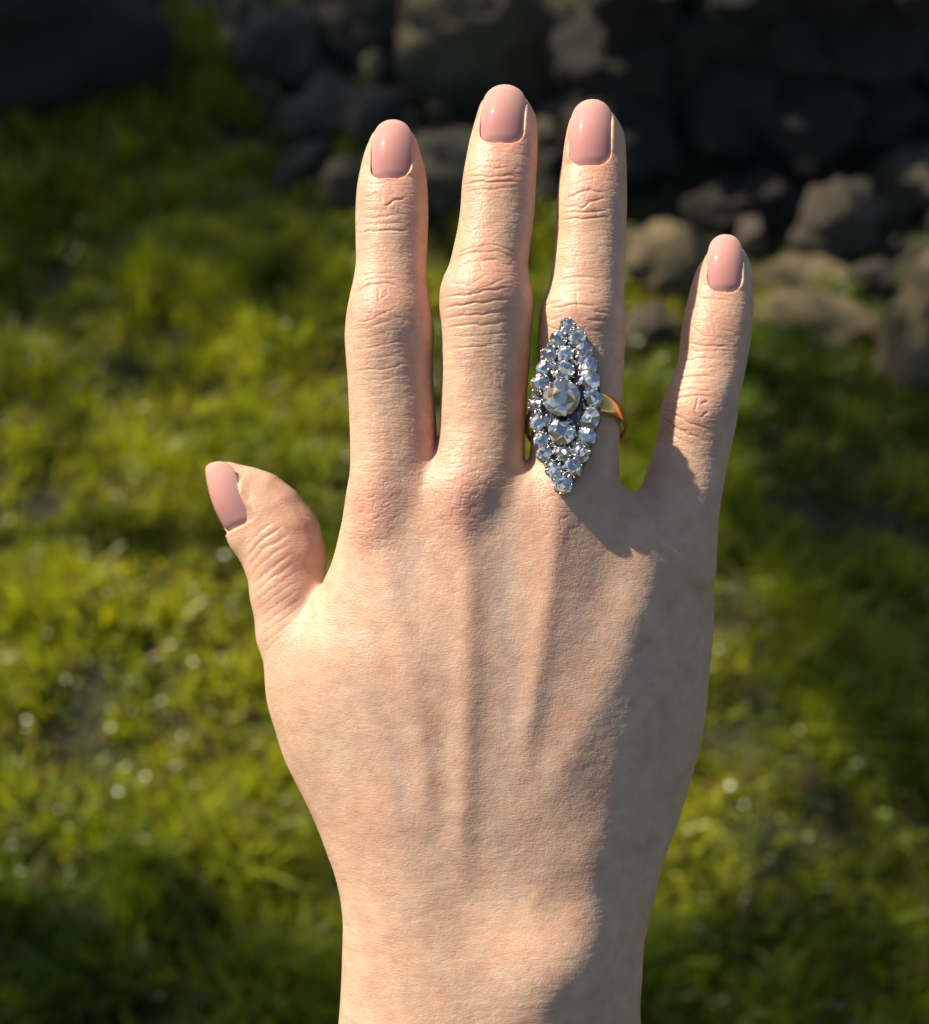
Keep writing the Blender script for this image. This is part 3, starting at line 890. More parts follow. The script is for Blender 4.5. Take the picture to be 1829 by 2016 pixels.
def gem_mesh(seed):
    r = random.Random(seed)
    bm = bmesh.new()
    p_ = r.uniform(2.1, 2.7)
    def sq(a_):
        return 1.0 / (abs(math.cos(a_)) ** p_ + abs(math.sin(a_)) ** p_) ** (1 / p_)
    off = r.uniform(0, 0.4)
    def ringv(n, rad, z, ph, jit=0.03):
        for i in range(n):
            a_ = 2 * math.pi * (i + ph) / n
            k = rad * sq(a_ + off) * (1 + r.uniform(-jit, jit))
            bm.verts.new((k * math.cos(a_), k * math.sin(a_), z + r.uniform(-0.03, 0.03)))
    ringv(7, 0.44, 0.44, 0.5, 0.10)
    ringv(8, 0.78, 0.25, 0.0, 0.06)
    ringv(16, 1.0, 0.03, 0.25, 0.012)
    ringv(16, 1.0, -0.03, 0.25, 0.012)
    ringv(7, 0.60, -0.40, 0.0, 0.10)
    ringv(5, 0.13, -0.78, 0.2, 0.1)
    bmesh.ops.convex_hull(bm, input=bm.verts)
    bmesh.ops.dissolve_limit(bm, angle_limit=0.02, verts=bm.verts, edges=bm.edges)
    bmesh.ops.recalc_face_normals(bm, faces=bm.faces)
    me = bpy.data.meshes.new('gemstone'); bm.to_mesh(me); bm.free()
    return me
gem_variants = {}
for warm in (0, 1):
    for k in range(5):
        me = gem_mesh(11 + k)
        me.materials.append(GEM_WARM if warm else GEM_COOL)
        gem_variants[(warm, k)] = me

gx = Vector((1, 0, 0))
plate_rot = Matrix((Vector((PE2[0], 0, PE2[2])), Vector((0, 1, 0)), Vector((PN[0], 0, PN[2])))).transposed()
gems = []
for k, (zx, zy, zr, warm) in enumerate(STONES):
    b_, l_ = plate_bl(967.7 + .21 * zx, 592.7 + .21 * zy)
    rad = zr * .21 * 0.965
    lift = 7 + (9 if warm else 0) + (2.5 if zr > 100 else 0) + (-2 if zr < 40 else 0)
    gems.append((b_, l_, rad, lift))
    o = link('gemstone', gem_variants[(warm, k % 5)], None, ring)
    nrm_tilt = Euler((0.0014 * 0.5 * l_ * -1 + random.uniform(-0.07, 0.07), 0.0032 * b_ + random.uniform(-0.07, 0.07), random.uniform(0, 6.28)))
    p = to_ring([plate_pt(b_, l_, lift)])[0]
    sx = rad * S * 1.05
    o.matrix_local = Matrix.Translation(Vector(p)) @ plate_rot.to_4x4() @ nrm_tilt.to_matrix().to_4x4() @ Matrix.Diagonal((sx, sx * random.uniform(0.94, 1.05), sx, 1))
    if warm:
        o['label'] = 'largest, faintly champagne coloured diamond in the middle of the ring'

# setting: dark silver plate with cups, collars and claws
def build_setting():
    vs, fs = [], []
    def add(verts, faces):
        o_ = len(vs); vs.extend([tuple(v_) for v_ in verts]); fs.extend([tuple(i + o_ for i in f) for f in faces])
    # plate outline
    left = [(640,240),(545,345),(478,475),(432,610),(388,760),(362,930),(378,1100),(410,1275),(440,1435),(512,1570),(592,1715),(664,1805)]
    right = [(735,1740),(842,1580),(912,1435),(955,1275),(995,1100),(1020,930),(1000,760),(978,610),(935,475),(878,345),(785,240),(708,165)]
    outl = [plate_bl(967.7 + .21 * x, 592.7 + .21 * y) for x, y in left + right]
    n = len(outl)
    top = [plate_pt(b_, l_, 0) for b_, l_ in outl]; edge = [plate_pt(b_ * 1.03, l_ * 1.01, -4) for b_, l_ in outl]
    bot = [plate_pt(b_ * .96, l_ * .985, -16) for b_, l_ in outl]; low = [plate_pt(b_ * .72, l_ * .86, -24) for b_, l_ in outl]
    inner = [plate_pt(b_ * .55, l_ * .55, 0) for b_, l_ in outl]
    cen = [plate_pt(0, 0, 0)]; cenb = [plate_pt(0, 0, -24)]
    rings_ = [cen, inner, top, edge, bot, low, cenb]
    V_ = []; st = []
    for r_ in rings_: st.append(len(V_)); V_ += r_
    F_ = []
    for i in range(n):
        j = (i + 1) % n
        F_.append((st[0], st[1] + i, st[1] + j))
        for a_, b2 in ((1, 2), (2, 3), (3, 4), (4, 5)):
            F_.append((st[a_] + i, st[b2] + i, st[b2] + j, st[a_] + j))
        F_.append((st[5] + i, st[6], st[5] + j))
    add(V_, F_)
    # collars
    for (b_, l_, rad, lift) in gems:
        m = 18
        prof = [(1.10, -8), (1.09, lift - 4.5), (1.05, lift - 1.6), (0.99, lift - 1.8), (0.93, lift - 6.0), (0.35, -7 + lift * 0.3)]
        V_ = []
        for (rr, h_) in prof:
            for i in range(m):
                a_ = 2 * math.pi * i / m
                V_.append(plate_pt(b_ + rad * rr * math.cos(a_), l_ + rad * rr * math.sin(a_), h_))
        F_ = []
        for q_ in range(len(prof) - 1):
            for i in range(m):
                j = (i + 1) % m
                F_.append((q_ * m + i, q_ * m + j, (q_ + 1) * m + j, (q_ + 1) * m + i))
        F_.append(tuple((len(prof) - 1) * m + i for i in range(m)))
        k0 = len(fs)
        add(V_, F_)
        cups.extend(range(k0 + 3 * m, len(fs)))
    return vs, fs
cups = []
vs, fs = build_setting()
me = bpy.data.meshes.new('setting'); me.from_pydata([tuple(p) for p in to_ring(vs)], [], fs); me.update()
me.materials.append(SILVER); me.materials.append(BRIGHT)
for k in cups: me.polygons[k].material_index = 1
link('setting', me, None, ring)
# claws: small beads gripping each stone
vs, fs = [], []
ico = bmesh.new(); bmesh.ops.create_icosphere(ico, subdivisions=2, radius=1.0)
iv = np.array([v_.co[:] for v_ in ico.verts]); if_ = [tuple(v_.index for v_ in f.verts) for f in ico.faces]; ico.free()
for (b_, l_, rad, lift) in gems:
    if rad < 8: continue
    m = 7 if rad < 25 else 9
    ph = random.random() * 6.28
    for i in range(m):
        a_ = ph + 2 * math.pi * (i + random.uniform(-.2, .2)) / m
        rr = rad * 1.0
        c_ = plate_pt(b_ + rr * math.cos(a_), l_ + rr * math.sin(a_), lift + 1.5)
        sz = random.uniform(1.9, 2.9)
        o_ = len(vs)
        for p in iv:
            vs.append(c_ + PE2 * (p[0] * sz) + np.array([0, -1, 0]) * (p[1] * sz) + PN * (p[2] * sz * 1.3))
        fs += [tuple(q_ + o_ for q_ in f) for f in if_]
me = bpy.data.meshes.new('claws'); me.from_pydata([tuple(p) for p in to_ring(vs)], [], fs); me.update()
me.polygons.foreach_set('use_smooth', np.ones(len(me.polygons), dtype=bool))
o = link('claws', me, BRIGHT, ring); o['kind'] = 'stuff'

# gold band
m, kc = 120, 14
V_, F_ = [], []
for i in range(m):
    th = 2 * math.pi * i / m
    su, cu = math.sin(th), math.cos(th)
    cen = np.array([1134 + 96 * su, 0, -6 + 91 * cu]); cen[1] = 838 - 0.50 * (cen[2] + 6)
    rad_d = np.array([su, 0, cu]); rad_d[1] = -0.5 * rad_d[2]; rad_d /= np.linalg.norm(rad_d)
    axis = np.array([0, 1.0, 0.5]); axis /= np.linalg.norm(axis)
    hwid = 13.5 + 11 * max(0, cu) ** 1.6
    thk = 5.2 + 1.5 * max(0, cu)
    for j in range(kc):
        f_ = 2 * math.pi * j / kc
        x_, y_ = math.cos(f_), math.sin(f_)
        V_.append(cen + axis * hwid * np.sign(x_) * abs(x_) ** 0.8 + rad_d * thk * (y_ if y_ > 0 else 0.55 * y_))
for i in range(m):
    for j in range(kc):
        F_.append((i * kc + j, i * kc + (j + 1) % kc, ((i + 1) % m) * kc + (j + 1) % kc, ((i + 1) % m) * kc + j))
me = mesh_np('band', to_ring(V_), F_)
link('band', me, GOLD, ring)

# ================================================================== THE GROUND
def soil_material():
    m, nt, b = new_mat('mossy_soil'); L = nt.links.new
    tc = N(nt, 'ShaderNodeTexCoord')
    n1 = N(nt, 'ShaderNodeTexNoise'); n1.inputs['Scale'].default_value = 9; n1.inputs['Detail'].default_value = 8
    L(tc.outputs['Object'], n1.inputs['Vector'])
    cr = N(nt, 'ShaderNodeValToRGB')
    cr.color_ramp.elements[0].position = 0.35; cr.color_ramp.elements[0].color = (0.018, 0.014, 0.007, 1)
    cr.color_ramp.elements[1].position = 0.65; cr.color_ramp.elements[1].color = (0.045, 0.055, 0.010, 1)
    L(n1.outputs[0], cr.inputs[0]); L(cr.outputs[0], b.inputs['Base Color'])
    b.inputs['Roughness'].default_value = 0.95
    bp = N(nt, 'ShaderNodeBump'); bp.inputs['Distance'].default_value = 0.02
    n2 = N(nt, 'ShaderNodeTexNoise'); n2.inputs['Scale'].default_value = 60; n2.inputs['Detail'].default_value = 6
    L(tc.outputs['Object'], n2.inputs['Vector']); L(n2.outputs[0], bp.inputs['Height']); L(bp.outputs[0], b.inputs['Normal'])
    return m
SOIL = soil_material()
gx_ = np.concatenate([np.linspace(-80, -3, 20)[:-1], np.linspace(-3, 3, 121), np.linspace(3, 80, 20)[1:]])
gy_ = np.concatenate([np.linspace(-80, -1, 20)[:-1], np.linspace(-1, 5, 121), np.linspace(5, 120, 24)[1:]])
XX, YY = np.meshgrid(gx_, gy_, indexing='ij')
def ground_z(x, y):
    near = np.exp(-(x / 2.5) ** 2 - ((y - 1.5) / 2.5) ** 2)
    return (0.05 * fbm2(x * 2.6, y * 2.6, 3, 3) + 0.02 * noise2(x * 11, y * 11, 4)) * near
ZZ = ground_z(XX, YY)
nx_, ny_ = XX.shape
ii = np.arange(nx_ * ny_).reshape(nx_, ny_)
gf = np.stack([ii[:-1, :-1], ii[1:, :-1], ii[1:, 1:], ii[:-1, 1:]], axis=-1).reshape(-1, 4)
o = link('ground', mesh_np('ground', np.stack([XX, YY, ZZ], -1).reshape(-1, 3), gf), SOIL)
tag(o, kind='structure')

# ------------------------------------------------------------------ stones
from mathutils import noise as mnoise
def rock_material(name, c0, c1, c2, rough=0.85):
    m, nt, b = new_mat(name); L = nt.links.new
    tc = N(nt, 'ShaderNodeTexCoord')
    n1 = N(nt, 'ShaderNodeTexNoise'); n1.inputs['Scale'].default_value = 14; n1.inputs['Detail'].default_value = 9; n1.inputs['Roughness'].default_value = 0.65
    L(tc.outputs['Object'], n1.inputs['Vector'])
    cr = N(nt, 'ShaderNodeValToRGB')
    cr.color_ramp.elements[0].position = 0.32; cr.color_ramp.elements[0].color = (*c0, 1)
    cr.color_ramp.elements[1].position = 0.72; cr.color_ramp.elements[1].color = (*c2, 1)
    e_ = cr.color_ramp.elements.new(0.52); e_.color = (*c1, 1)
    L(n1.outputs[0], cr.inputs[0]); L(cr.outputs[0], b.inputs['Base Color'])
    b.inputs['Roughness'].default_value = rough
    n2 = N(nt, 'ShaderNodeTexNoise'); n2.inputs['Scale'].default_value = 45; n2.inputs['Detail'].default_value = 8
    L(tc.outputs['Object'], n2.inputs['Vector'])
    bp = N(nt, 'ShaderNodeBump'); bp.inputs['Distance'].default_value = 0.012; bp.inputs['Strength'].default_value = 0.8
    L(n2.outputs[0], bp.inputs['Height']); L(bp.outputs[0], b.inputs['Normal'])
    return m
R_GREY = rock_material('grey_stone', (0.032, 0.025, 0.016), (0.085, 0.069, 0.046), (0.20, 0.17, 0.125))
R_TAN = rock_material('tan_stone', (0.09, 0.068, 0.033), (0.23, 0.18, 0.095), (0.36, 0.29, 0.17))
R_OLIVE = rock_material('lichen_stone', (0.05, 0.043, 0.024), (0.12, 0.10, 0.058), (0.21, 0.18, 0.115))
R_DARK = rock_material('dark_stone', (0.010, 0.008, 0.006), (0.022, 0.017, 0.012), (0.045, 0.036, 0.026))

def rock_mesh(seed, boxy=0.0, cuts=11, sub_=4, rough=0.16):
    r = random.Random(seed)
    bm = bmesh.new(); bmesh.ops.create_icosphere(bm, subdivisions=sub_, radius=1.0)
    offv = Vector((r.uniform(-50, 50), r.uniform(-50, 50), r.uniform(-50, 50)))
    planes = []
    for _ in range(cuts):
        n_ = Vector((r.gauss(0, 1), r.gauss(0, 1), r.gauss(0, 1))).normalized()
        planes.append((n_, r.uniform(0.55, 0.85)))
    for v_ in bm.verts:
        p = v_.co.copy()
        if boxy:
            k = 1.0 / max(abs(p.x), abs(p.y), abs(p.z))
            p = p * (1 - boxy) + p * k * boxy * 0.82
        for n_, d_ in planes:
            e_ = p.dot(n_) - d_
            if e_ > 0: p = p - n_ * e_ * 0.9
        q_ = p * 1.6 + offv
        f_ = mnoise.fractal(q_, 0.9, 2.1, 5)
        p = p * (1 + rough * f_)
        v_.co = p
    me = bpy.data.meshes.new('stone'); bm.to_mesh(me); bm.free()
    me.polygons.foreach_set('use_smooth', np.ones(len(me.polygons), dtype=bool))
    return me

def stone(u, vb, wpx, hpx, label, mat, seed, dep=0.8, boxy=0.0, rot=0.0, lift=0.0, sink=0.35, grp=None, cat='stone', tilt=0.0, rough=0.34):
    """a stone whose foot is seen at (u, vb); wpx, hpx its seen width and height in picture units"""
    p = ground_at(u, vb, lift)
    sc = (p - CAM).length / FPX
    rx = wpx / 2 * sc; rz = hpx / 2 * sc * 0.95; ry = rx * dep
    me = rock_mesh(seed, boxy, rough=rough); me.materials.append(mat)
    o = link('stone', me)
    o.scale = (rx * 1.12, ry * 1.12, rz * 1.12)
    o.rotation_euler = (random.uniform(-.1, .1), tilt, rot)
    gz = float(ground_z(np.array(p.x), np.array(p.y)))
    o.location = (p.x, p.y + ry * 0.7, lift + gz + rz * (1 - sink))
    tag(o, label, cat, grp)
    return o
def grass_edge(x):
    """how far away the grass ends: the stones begin there"""
    return np.interp(x, [-1.6, -0.75, -0.55, -0.38, -0.1, 0.2, 0.45, 0.8, 1.6], [2.15, 2.2, 2.6, 2.15, 1.80, 1.66, 1.56, 1.50, 1.45])
STONE_LIST = [
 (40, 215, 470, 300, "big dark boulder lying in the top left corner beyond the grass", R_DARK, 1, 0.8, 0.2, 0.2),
 (130, 215, 360, 85, "long low grey stone along the foot of the boulder, top left corner", R_GREY, 2, 0.35, 0.1, 0.55),
 (560, 150, 190, 150, "lumpy grey stone at the top between the grass strip and the flat slab", R_GREY, 3, 0.8, 0, 0.7),
 (700, 110, 210, 170, "rough grey stone at the top edge left of the flat slab", R_GREY, 4, 0.9, 0, 0.1),
 (985, 215, 390, 300, "large flat faced grey brown slab behind the middle fingertip", R_OLIVE, 5, 0.45, 0.75, 0.05),
 (640, 270, 170, 120, "broken grey stone left of the index fingertip, above the others", R_GREY, 6, 0.8, 0, 0.4),
 (600, 360, 130, 90, "small grey stone at the edge of the grass left of the index finger", R_GREY, 7, 0.8, 0, 1.2),
 (690, 430, 140, 110, "tan grey stone touching the index finger outline at its outer joint", R_OLIVE, 8, 0.8, 0, 0.2),
 (740, 300, 150, 110, "grey stone directly behind the index fingertip", R_GREY, 9, 0.8, 0, 0.9),
 (865, 245, 46, 46, "small pale pebble lying between the index and middle fingertips", R_TAN, 10, 0.9, 0, 0.0),
 (850, 450, 210, 190, "large rounded olive stone between the index and middle fingers", R_OLIVE, 11, 0.9, 0, 0.5),
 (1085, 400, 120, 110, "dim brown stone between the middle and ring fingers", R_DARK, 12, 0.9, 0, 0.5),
 (1310, 585, 170, 140, "tan stone with grass at its left, between ring finger and little finger", R_TAN, 13, 0.8, 0.1, 0.3),
 (1275, 690, 120, 80, "brown stone low in the gap between ring finger and little finger", R_OLIVE, 14, 0.8, 0, 0.3),
 (1580, 690, 260, 110, "long low tan stone right of the little fingertip", R_TAN, 15, 0.6, 0.1, -0.3),
 (1575, 600, 170, 85, "flat tan stone above the long one, right of the little fingertip", R_TAN, 16, 0.7, 0.2, -0.2),
 (1655, 500, 180, 140, "broken grey stone with olive top, right of the little fingertip", R_GREY, 17, 0.8, 0, 0.4),
 (1790, 415, 170, 130, "brown olive stone cut by the right edge, above the upright one", R_OLIVE, 18, 0.8, 0.1, 0.1),
 (1800, 770, 190, 360, "tall upright tan stone at the right edge above the grass", R_TAN, 19, 0.7, 0.35, 0.2),
 (1700, 590, 110, 70, "small blue grey stone left of the upright tan one", R_GREY, 20, 0.8, 0, 0.0),
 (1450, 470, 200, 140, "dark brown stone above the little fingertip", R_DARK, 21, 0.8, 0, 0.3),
]
for k, r_ in enumerate(STONE_LIST):
    u, vb, wpx, hpx, lab, mt, sd, dp, bx_, rt = r_
    stone(u, vb, wpx, hpx, lab, mt, sd, dp, bx_, rt)
# the dark bank of stones at the top right, piled in courses
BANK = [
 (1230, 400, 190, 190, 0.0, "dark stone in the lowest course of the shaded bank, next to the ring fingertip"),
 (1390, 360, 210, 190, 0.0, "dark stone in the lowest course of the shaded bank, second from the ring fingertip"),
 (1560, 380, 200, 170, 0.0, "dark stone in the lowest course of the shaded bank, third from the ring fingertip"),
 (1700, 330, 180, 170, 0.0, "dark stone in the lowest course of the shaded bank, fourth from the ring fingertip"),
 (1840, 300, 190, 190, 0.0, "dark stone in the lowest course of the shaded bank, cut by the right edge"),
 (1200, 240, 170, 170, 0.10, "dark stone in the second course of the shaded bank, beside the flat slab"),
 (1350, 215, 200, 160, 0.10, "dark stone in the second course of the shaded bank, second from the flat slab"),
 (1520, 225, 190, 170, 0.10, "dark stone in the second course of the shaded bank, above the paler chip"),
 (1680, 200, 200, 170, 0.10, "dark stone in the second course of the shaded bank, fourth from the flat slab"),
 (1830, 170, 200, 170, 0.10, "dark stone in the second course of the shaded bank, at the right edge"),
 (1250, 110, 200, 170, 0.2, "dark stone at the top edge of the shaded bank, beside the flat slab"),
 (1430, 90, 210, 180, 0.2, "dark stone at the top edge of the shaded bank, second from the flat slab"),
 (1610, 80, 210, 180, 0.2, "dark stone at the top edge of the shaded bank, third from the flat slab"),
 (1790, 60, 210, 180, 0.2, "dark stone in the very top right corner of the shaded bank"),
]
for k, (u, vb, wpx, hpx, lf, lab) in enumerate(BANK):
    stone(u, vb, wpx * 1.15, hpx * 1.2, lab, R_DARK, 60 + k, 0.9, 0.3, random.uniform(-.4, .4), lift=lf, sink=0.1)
for k, (u, vb, wpx, hpx, lab) in enumerate([
 (1530, 235, 60, 90, "paler brown chip standing out of the dark bank, left of three"),
 (1640, 205, 90, 40, "flat pale chip high in the dark bank near the top right corner"),
 (1565, 300, 40, 45, "small round pale chip in the dark bank above the broken grey stone")]):
    o = stone(u, vb, wpx, hpx, lab, R_TAN, 90 + k, 0.6, 0, 0, lift=0.03)
    o.location.y -= 0.09

# broken rubble lying in the gaps between the stones
bm = bmesh.new()
rr_ = random.Random(5)
for k in range(420):
    x = rr_.uniform(-0.75, 1.3)
    y = float(grass_edge(np.array(x))) + rr_.uniform(-0.02, 0.55)
    sz = rr_.choice((0.006, 0.01, 0.014, 0.022, 0.03)) * rr_.uniform(0.7, 1.3)
    mt_ = Matrix.Translation((x, y, float(ground_z(np.array(x), np.array(y))) + sz * 0.4)) @ Euler((rr_.uniform(0, 6), rr_.uniform(0, 6), rr_.uniform(0, 6))).to_matrix().to_4x4() @ Matrix.Diagonal((sz, sz * rr_.uniform(.6, 1), sz * rr_.uniform(.4, .8), 1))
    r0 = bmesh.ops.create_icosphere(bm, subdivisions=2, radius=1.0)
    for v_ in r0['verts']:
        p = v_.co * (1 + 0.5 * mnoise.noise(v_.co * 1.3 + Vector((k * 7.1, 0, 0))))
        v_.co = mt_ @ p
me = bpy.data.meshes.new('rubble'); bm.to_mesh(me); bm.free()
o = link('rubble', me, R_GREY)
tag(o, 'broken stone rubble lying between the larger stones', 'rubble', kind='stuff')

# ------------------------------------------------------------------ grass
def grass_material():
    m, nt, b = new_mat('grass'); L = nt.links.new
    at = N(nt, 'ShaderNodeAttribute', attribute_name='tint')
    L(at.outputs['Color'], b.inputs['Base Color'])
    b.inputs['Roughness'].default_value = 0.36
    tr = N(nt, 'ShaderNodeBsdfTranslucent')
    hs = N(nt, 'ShaderNodeHueSaturation'); hs.inputs['Value'].default_value = 1.9; hs.inputs['Saturation'].default_value = 1.15
    L(at.outputs['Color'], hs.inputs['Color']); L(hs.outputs[0], tr.inputs['Color'])
    mx = N(nt, 'ShaderNodeMixShader'); mx.inputs[0].default_value = 0.42
    L(b.outputs[0], mx.inputs[1]); L(tr.outputs[0], mx.inputs[2])
    L(mx.outputs[0], nt.nodes['Material Output'].inputs['Surface'])
    return m
GRASS = grass_material()
NB = 330000
bx = rng.uniform(-1.7, 1.7, NB * 2); by = rng.uniform(0.15, 2.7, NB * 2)
patch = fbm2(bx * 7, by * 7, 9, 4); fine = fbm2(bx * 22, by * 22, 19, 3)
dens = 0.75 + 1.0 * patch + 0.8 * fine
keep = (rng.random(NB * 2) < np.clip(dens, 0.03, 1)) & (by < grass_edge(bx) + 0.10 * fine)
bx, by, patch, fine = bx[keep][:NB], by[keep][:NB], patch[keep][:NB], fine[keep][:NB]
nb = len(bx)
bz = ground_z(bx, by)
hgt = (0.018 + 0.030 * rng.random(nb) ** 1.6) * (1 + 1.1 * np.clip(patch + 0.1, -0.5, 1.0)) * (1 + 0.9 * np.clip(fine, -.4, 1))
hgt = np.clip(hgt, 0.008, 0.09)
wid = rng.uniform(0.0012, 0.0030, nb)
az = rng.uniform(0, 2 * np.pi, nb); lean = np.abs(rng.normal(0.55, 0.4, nb))
dirx, diry = np.cos(az), np.sin(az); px_, py_ = -diry, dirx
b0 = np.stack([bx, by, bz - 0.004], -1)
mid = b0 + np.stack([dirx * hgt * .35 * np.sin(lean), diry * hgt * .35 * np.sin(lean), hgt * .55 * np.cos(lean * .6)], -1)
tipp = b0 + np.stack([dirx * hgt * np.sin(lean), diry * hgt * np.sin(lean), hgt * np.cos(lean)], -1)
side = np.stack([px_ * wid, py_ * wid, np.zeros(nb)], -1)
GV = np.stack([b0 - side, b0 + side, mid - side * .85, mid + side * .85, tipp], 1).reshape(-1, 3)
o5 = (np.arange(nb) * 5)[:, None]
GF = np.concatenate([o5 + np.array([[0, 1, 3]]), o5 + np.array([[0, 3, 2]]), o5 + np.array([[2, 3, 4]])])
hue = 0.58 + 1.0 * fbm2(bx * 5 + 9, by * 5, 29, 4) + rng.normal(0, 0.2, nb)
hue = np.clip(hue, 0, 1)[:, None]
gc = np.array([0.068, 0.125, 0.011]) * (1 - hue) + np.array([0.34, 0.35, 0.025]) * hue
dry = rng.random(nb) < 0.08 + 0.14 * (patch < -0.12)
gc[dry] = np.array([0.22, 0.15, 0.06]) * rng.uniform(0.5, 1.1, (dry.sum(), 1))
gme = mesh_np('grass', GV, GF, smooth=False)
col_attr(gme, 'tint', np.repeat(gc, 5, axis=0))
o = link('grass', gme, GRASS)
tag(o, 'short mossy green grass covering the ground below the hand', 'grass', kind='stuff')

# small round leaves of clover and weeds scattered through the grass, wet and shiny
NLV = 14000
lx = rng.uniform(-1.7, 1.7, NLV); ly = rng.uniform(0.15, 2.6, NLV)
ok = (ly < grass_edge(lx) + 0.05) & (rng.random(NLV) < np.clip(0.5 + 1.3 * fbm2(lx * 5, ly * 5, 39, 3), 0.1, 1))
lx, ly = lx[ok], ly[ok]; nl_ = len(lx)
lz = ground_z(lx, ly) + rng.uniform(0.012, 0.04, nl_)
rad = rng.uniform(0.0018, 0.0042, nl_)
nrm = np.stack([rng.normal(-0.15, 0.45, nl_), rng.normal(-0.1, 0.45, nl_), np.ones(nl_)], -1)
nrm /= np.linalg.norm(nrm, axis=1)[:, None]
t1 = np.cross(nrm, np.tile([[0.3, 1.0, 0.1]], (nl_, 1))); t1 /= np.linalg.norm(t1, axis=1)[:, None]
t2 = np.cross(nrm, t1)
cen = np.stack([lx, ly, lz], -1)
an = np.linspace(0, 2 * np.pi, 8, endpoint=False)
LV = [cen - nrm * (rad * 0.25)[:, None]]
for a_ in an:
    LV.append(cen + t1 * (rad * np.cos(a_) * 1.3)[:, None] + t2 * (rad * np.sin(a_))[:, None])
LV = np.stack(LV, 1).reshape(-1, 3)
o9 = (np.arange(nl_) * 9)[:, None]
LF = np.concatenate([o9 + np.array([[0, 1 + i, 1 + (i + 1) % 8]]) for i in range(8)])
def leaf_material():
    m, nt, b = new_mat('wet_leaf')
    at = N(nt, 'ShaderNodeAttribute', attribute_name='tint')
    nt.links.new(at.outputs['Color'], b.inputs['Base Color'])
    b.inputs['Roughness'].default_value = 0.3
    b.inputs['Specular IOR Level'].default_value = 0.45
    return m
lme = mesh_np('small_leaves', LV, LF)
lc = np.array([0.05, 0.09, 0.015]) + rng.random((nl_, 1)) * np.array([0.06, 0.06, 0.01])
col_attr(lme, 'tint', np.repeat(lc, 9, axis=0))
o = link('small_leaves', lme, leaf_material())
tag(o, 'small shiny round weed leaves scattered through the grass', 'leaves', kind='stuff')

# ------------------------------------------------------------------ unseen foliage added at the left to darken the edges of the grass
def added_tree_parts():
    r = np.random.default_rng(21)
    clumps = [((-1.95, 1.32, 2.15), (0.66, 0.20, 0.14), 2600), ((-2.5, 3.0, 2.25), (0.50, 0.50, 0.2), 2400), ((-1.38, 2.02, 2.2), (0.16, 0.36, 0.14), 800),
              ((-2.75, 1.45, 2.2), (0.22, 0.22, 0.16), 700)]
    cc, nn, rr = [], [], []
    for c_, r_, n_ in clumps:
        p = r.normal(0, 0.55, (n_, 3)) * np.array(r_) + np.array(c_)
        cc.append(p); n0 = r.normal(0, 0.5, (n_, 3)) + np.array([0, 0, 1.0]); nn.append(n0 / np.linalg.norm(n0, axis=1)[:, None]); rr.append(r.uniform(0.025, 0.05, n_))
    cc, nn, rr = np.concatenate(cc), np.concatenate(nn), np.concatenate(rr)
    a1 = np.cross(nn, r.normal(0, 1, nn.shape)); a1 /= np.linalg.norm(a1, axis=1)[:, None]; a2 = np.cross(nn, a1)
    shape = [(1.0, 0), (0.35, 0.42), (-0.45, 0.38), (-1.0, 0), (-0.45, -0.38), (0.35, -0.42)]
    vs_ = np.stack([cc + a1 * (rr * x)[:, None] + a2 * (rr * y)[:, None] - nn * (rr * 0.2 * abs(y))[:, None] for x, y in shape], 1).reshape(-1, 3)
    o6 = (np.arange(len(cc)) * 6)[:, None]
    fs_ = np.concatenate([o6 + np.array([[0, 1, 5]]), o6 + np.array([[1, 2, 5]]), o6 + np.array([[2, 4, 5]]), o6 + np.array([[2, 3, 4]])])
    return clumps, vs_, fs_
clumps, tv, tf = added_tree_parts()
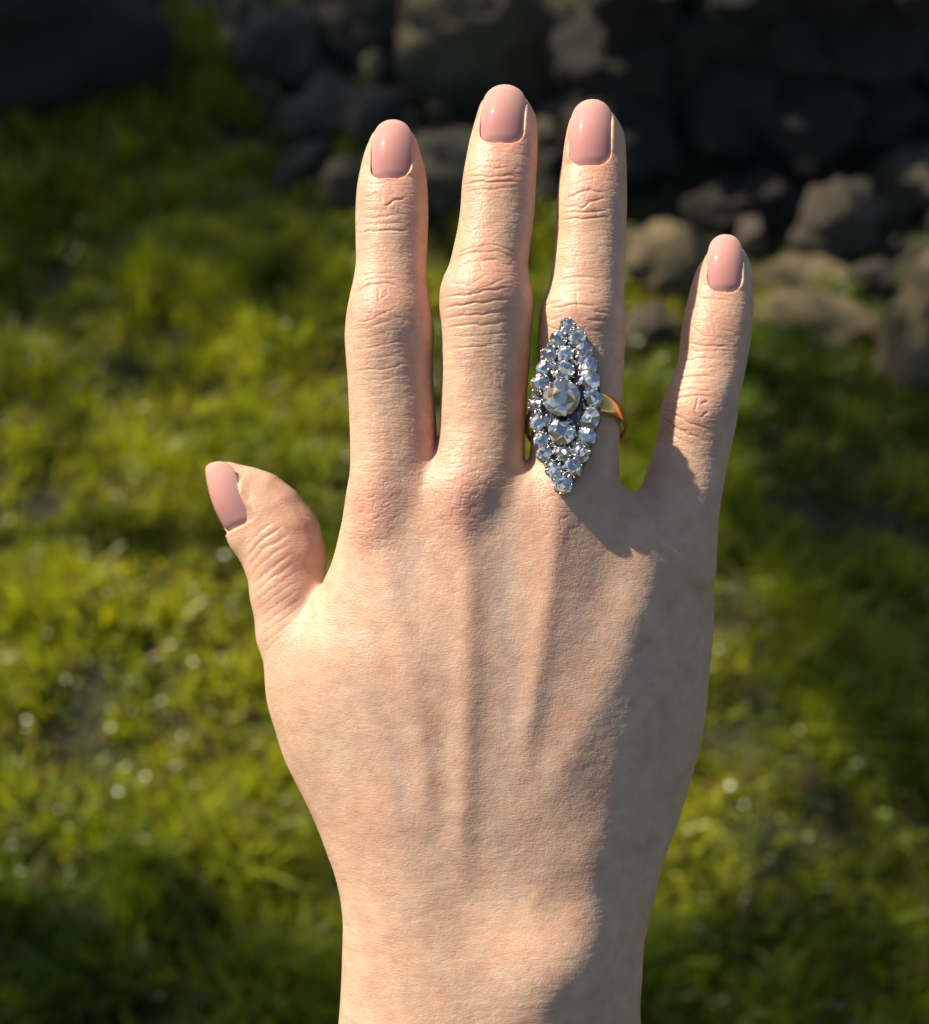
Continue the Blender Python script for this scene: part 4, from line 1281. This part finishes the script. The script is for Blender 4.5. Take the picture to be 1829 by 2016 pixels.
def bark_material():
    m, nt, b = new_mat('bark')
    tc = N(nt, 'ShaderNodeTexCoord'); nz = N(nt, 'ShaderNodeTexNoise'); nz.inputs['Scale'].default_value = 25; nz.inputs['Detail'].default_value = 6
    nt.links.new(tc.outputs['Object'], nz.inputs['Vector'])
    cr = N(nt, 'ShaderNodeValToRGB'); cr.color_ramp.elements[0].color = (0.03, 0.022, 0.015, 1); cr.color_ramp.elements[1].color = (0.13, 0.10, 0.07, 1)
    nt.links.new(nz.outputs[0], cr.inputs[0]); nt.links.new(cr.outputs[0], b.inputs['Base Color'])
    b.inputs['Roughness'].default_value = 0.9
    return m
added_tree = empty('added_tree', Matrix.Translation((-3.1, 2.0, 0)))
tag(added_tree, 'unseen foliage added left of the picture to shade the edges of the grass', 'added_tree')
tsh = np.array([-3.1, 2.0, 0.0])
cme = mesh_np('added_crown', tv - tsh, tf, smooth=False)
col_attr(cme, 'tint', np.repeat(np.array([[0.05, 0.09, 0.02]]), len(tv), axis=0))
link('added_crown', cme, GRASS, added_tree)
BV, BF = [], []
def limb(path, r0, r1):
    m_ = 9
    base_i = len(BV)
    for i, p in enumerate(path):
        t = i / (len(path) - 1); r_ = r0 + (r1 - r0) * t
        d_ = Vector(path[min(i + 1, len(path) - 1)]) - Vector(path[max(i - 1, 0)]); d_.normalize()
        x_ = d_.orthogonal().normalized(); y_ = d_.cross(x_)
        for k in range(m_):
            a_ = 2 * math.pi * k / m_
            BV.append(np.array(Vector(p) + x_ * r_ * math.cos(a_) + y_ * r_ * math.sin(a_)) - tsh)
    for i in range(len(path) - 1):
        for k in range(m_):
            BF.append((base_i + i * m_ + k, base_i + i * m_ + (k + 1) % m_, base_i + (i + 1) * m_ + (k + 1) % m_, base_i + (i + 1) * m_ + k))
limb([(-3.1, 2.0, -0.05), (-3.08, 2.0, 0.5), (-3.12, 2.02, 1.1), (-3.05, 2.0, 1.7), (-2.95, 2.02, 2.1)], 0.10, 0.05)
for c_, r_, n_ in clumps:
    a_ = Vector((-3.05, 2.0, 1.7)); b_ = Vector(c_)
    limb([tuple(a_), tuple(a_.lerp(b_, .35) + Vector((0, 0, 0.1))), tuple(a_.lerp(b_, .7) + Vector((0, 0.03, 0.08))), tuple(b_)], 0.035, 0.008)
link('added_trunk', mesh_np('added_trunk', BV, BF), bark_material(), added_tree)
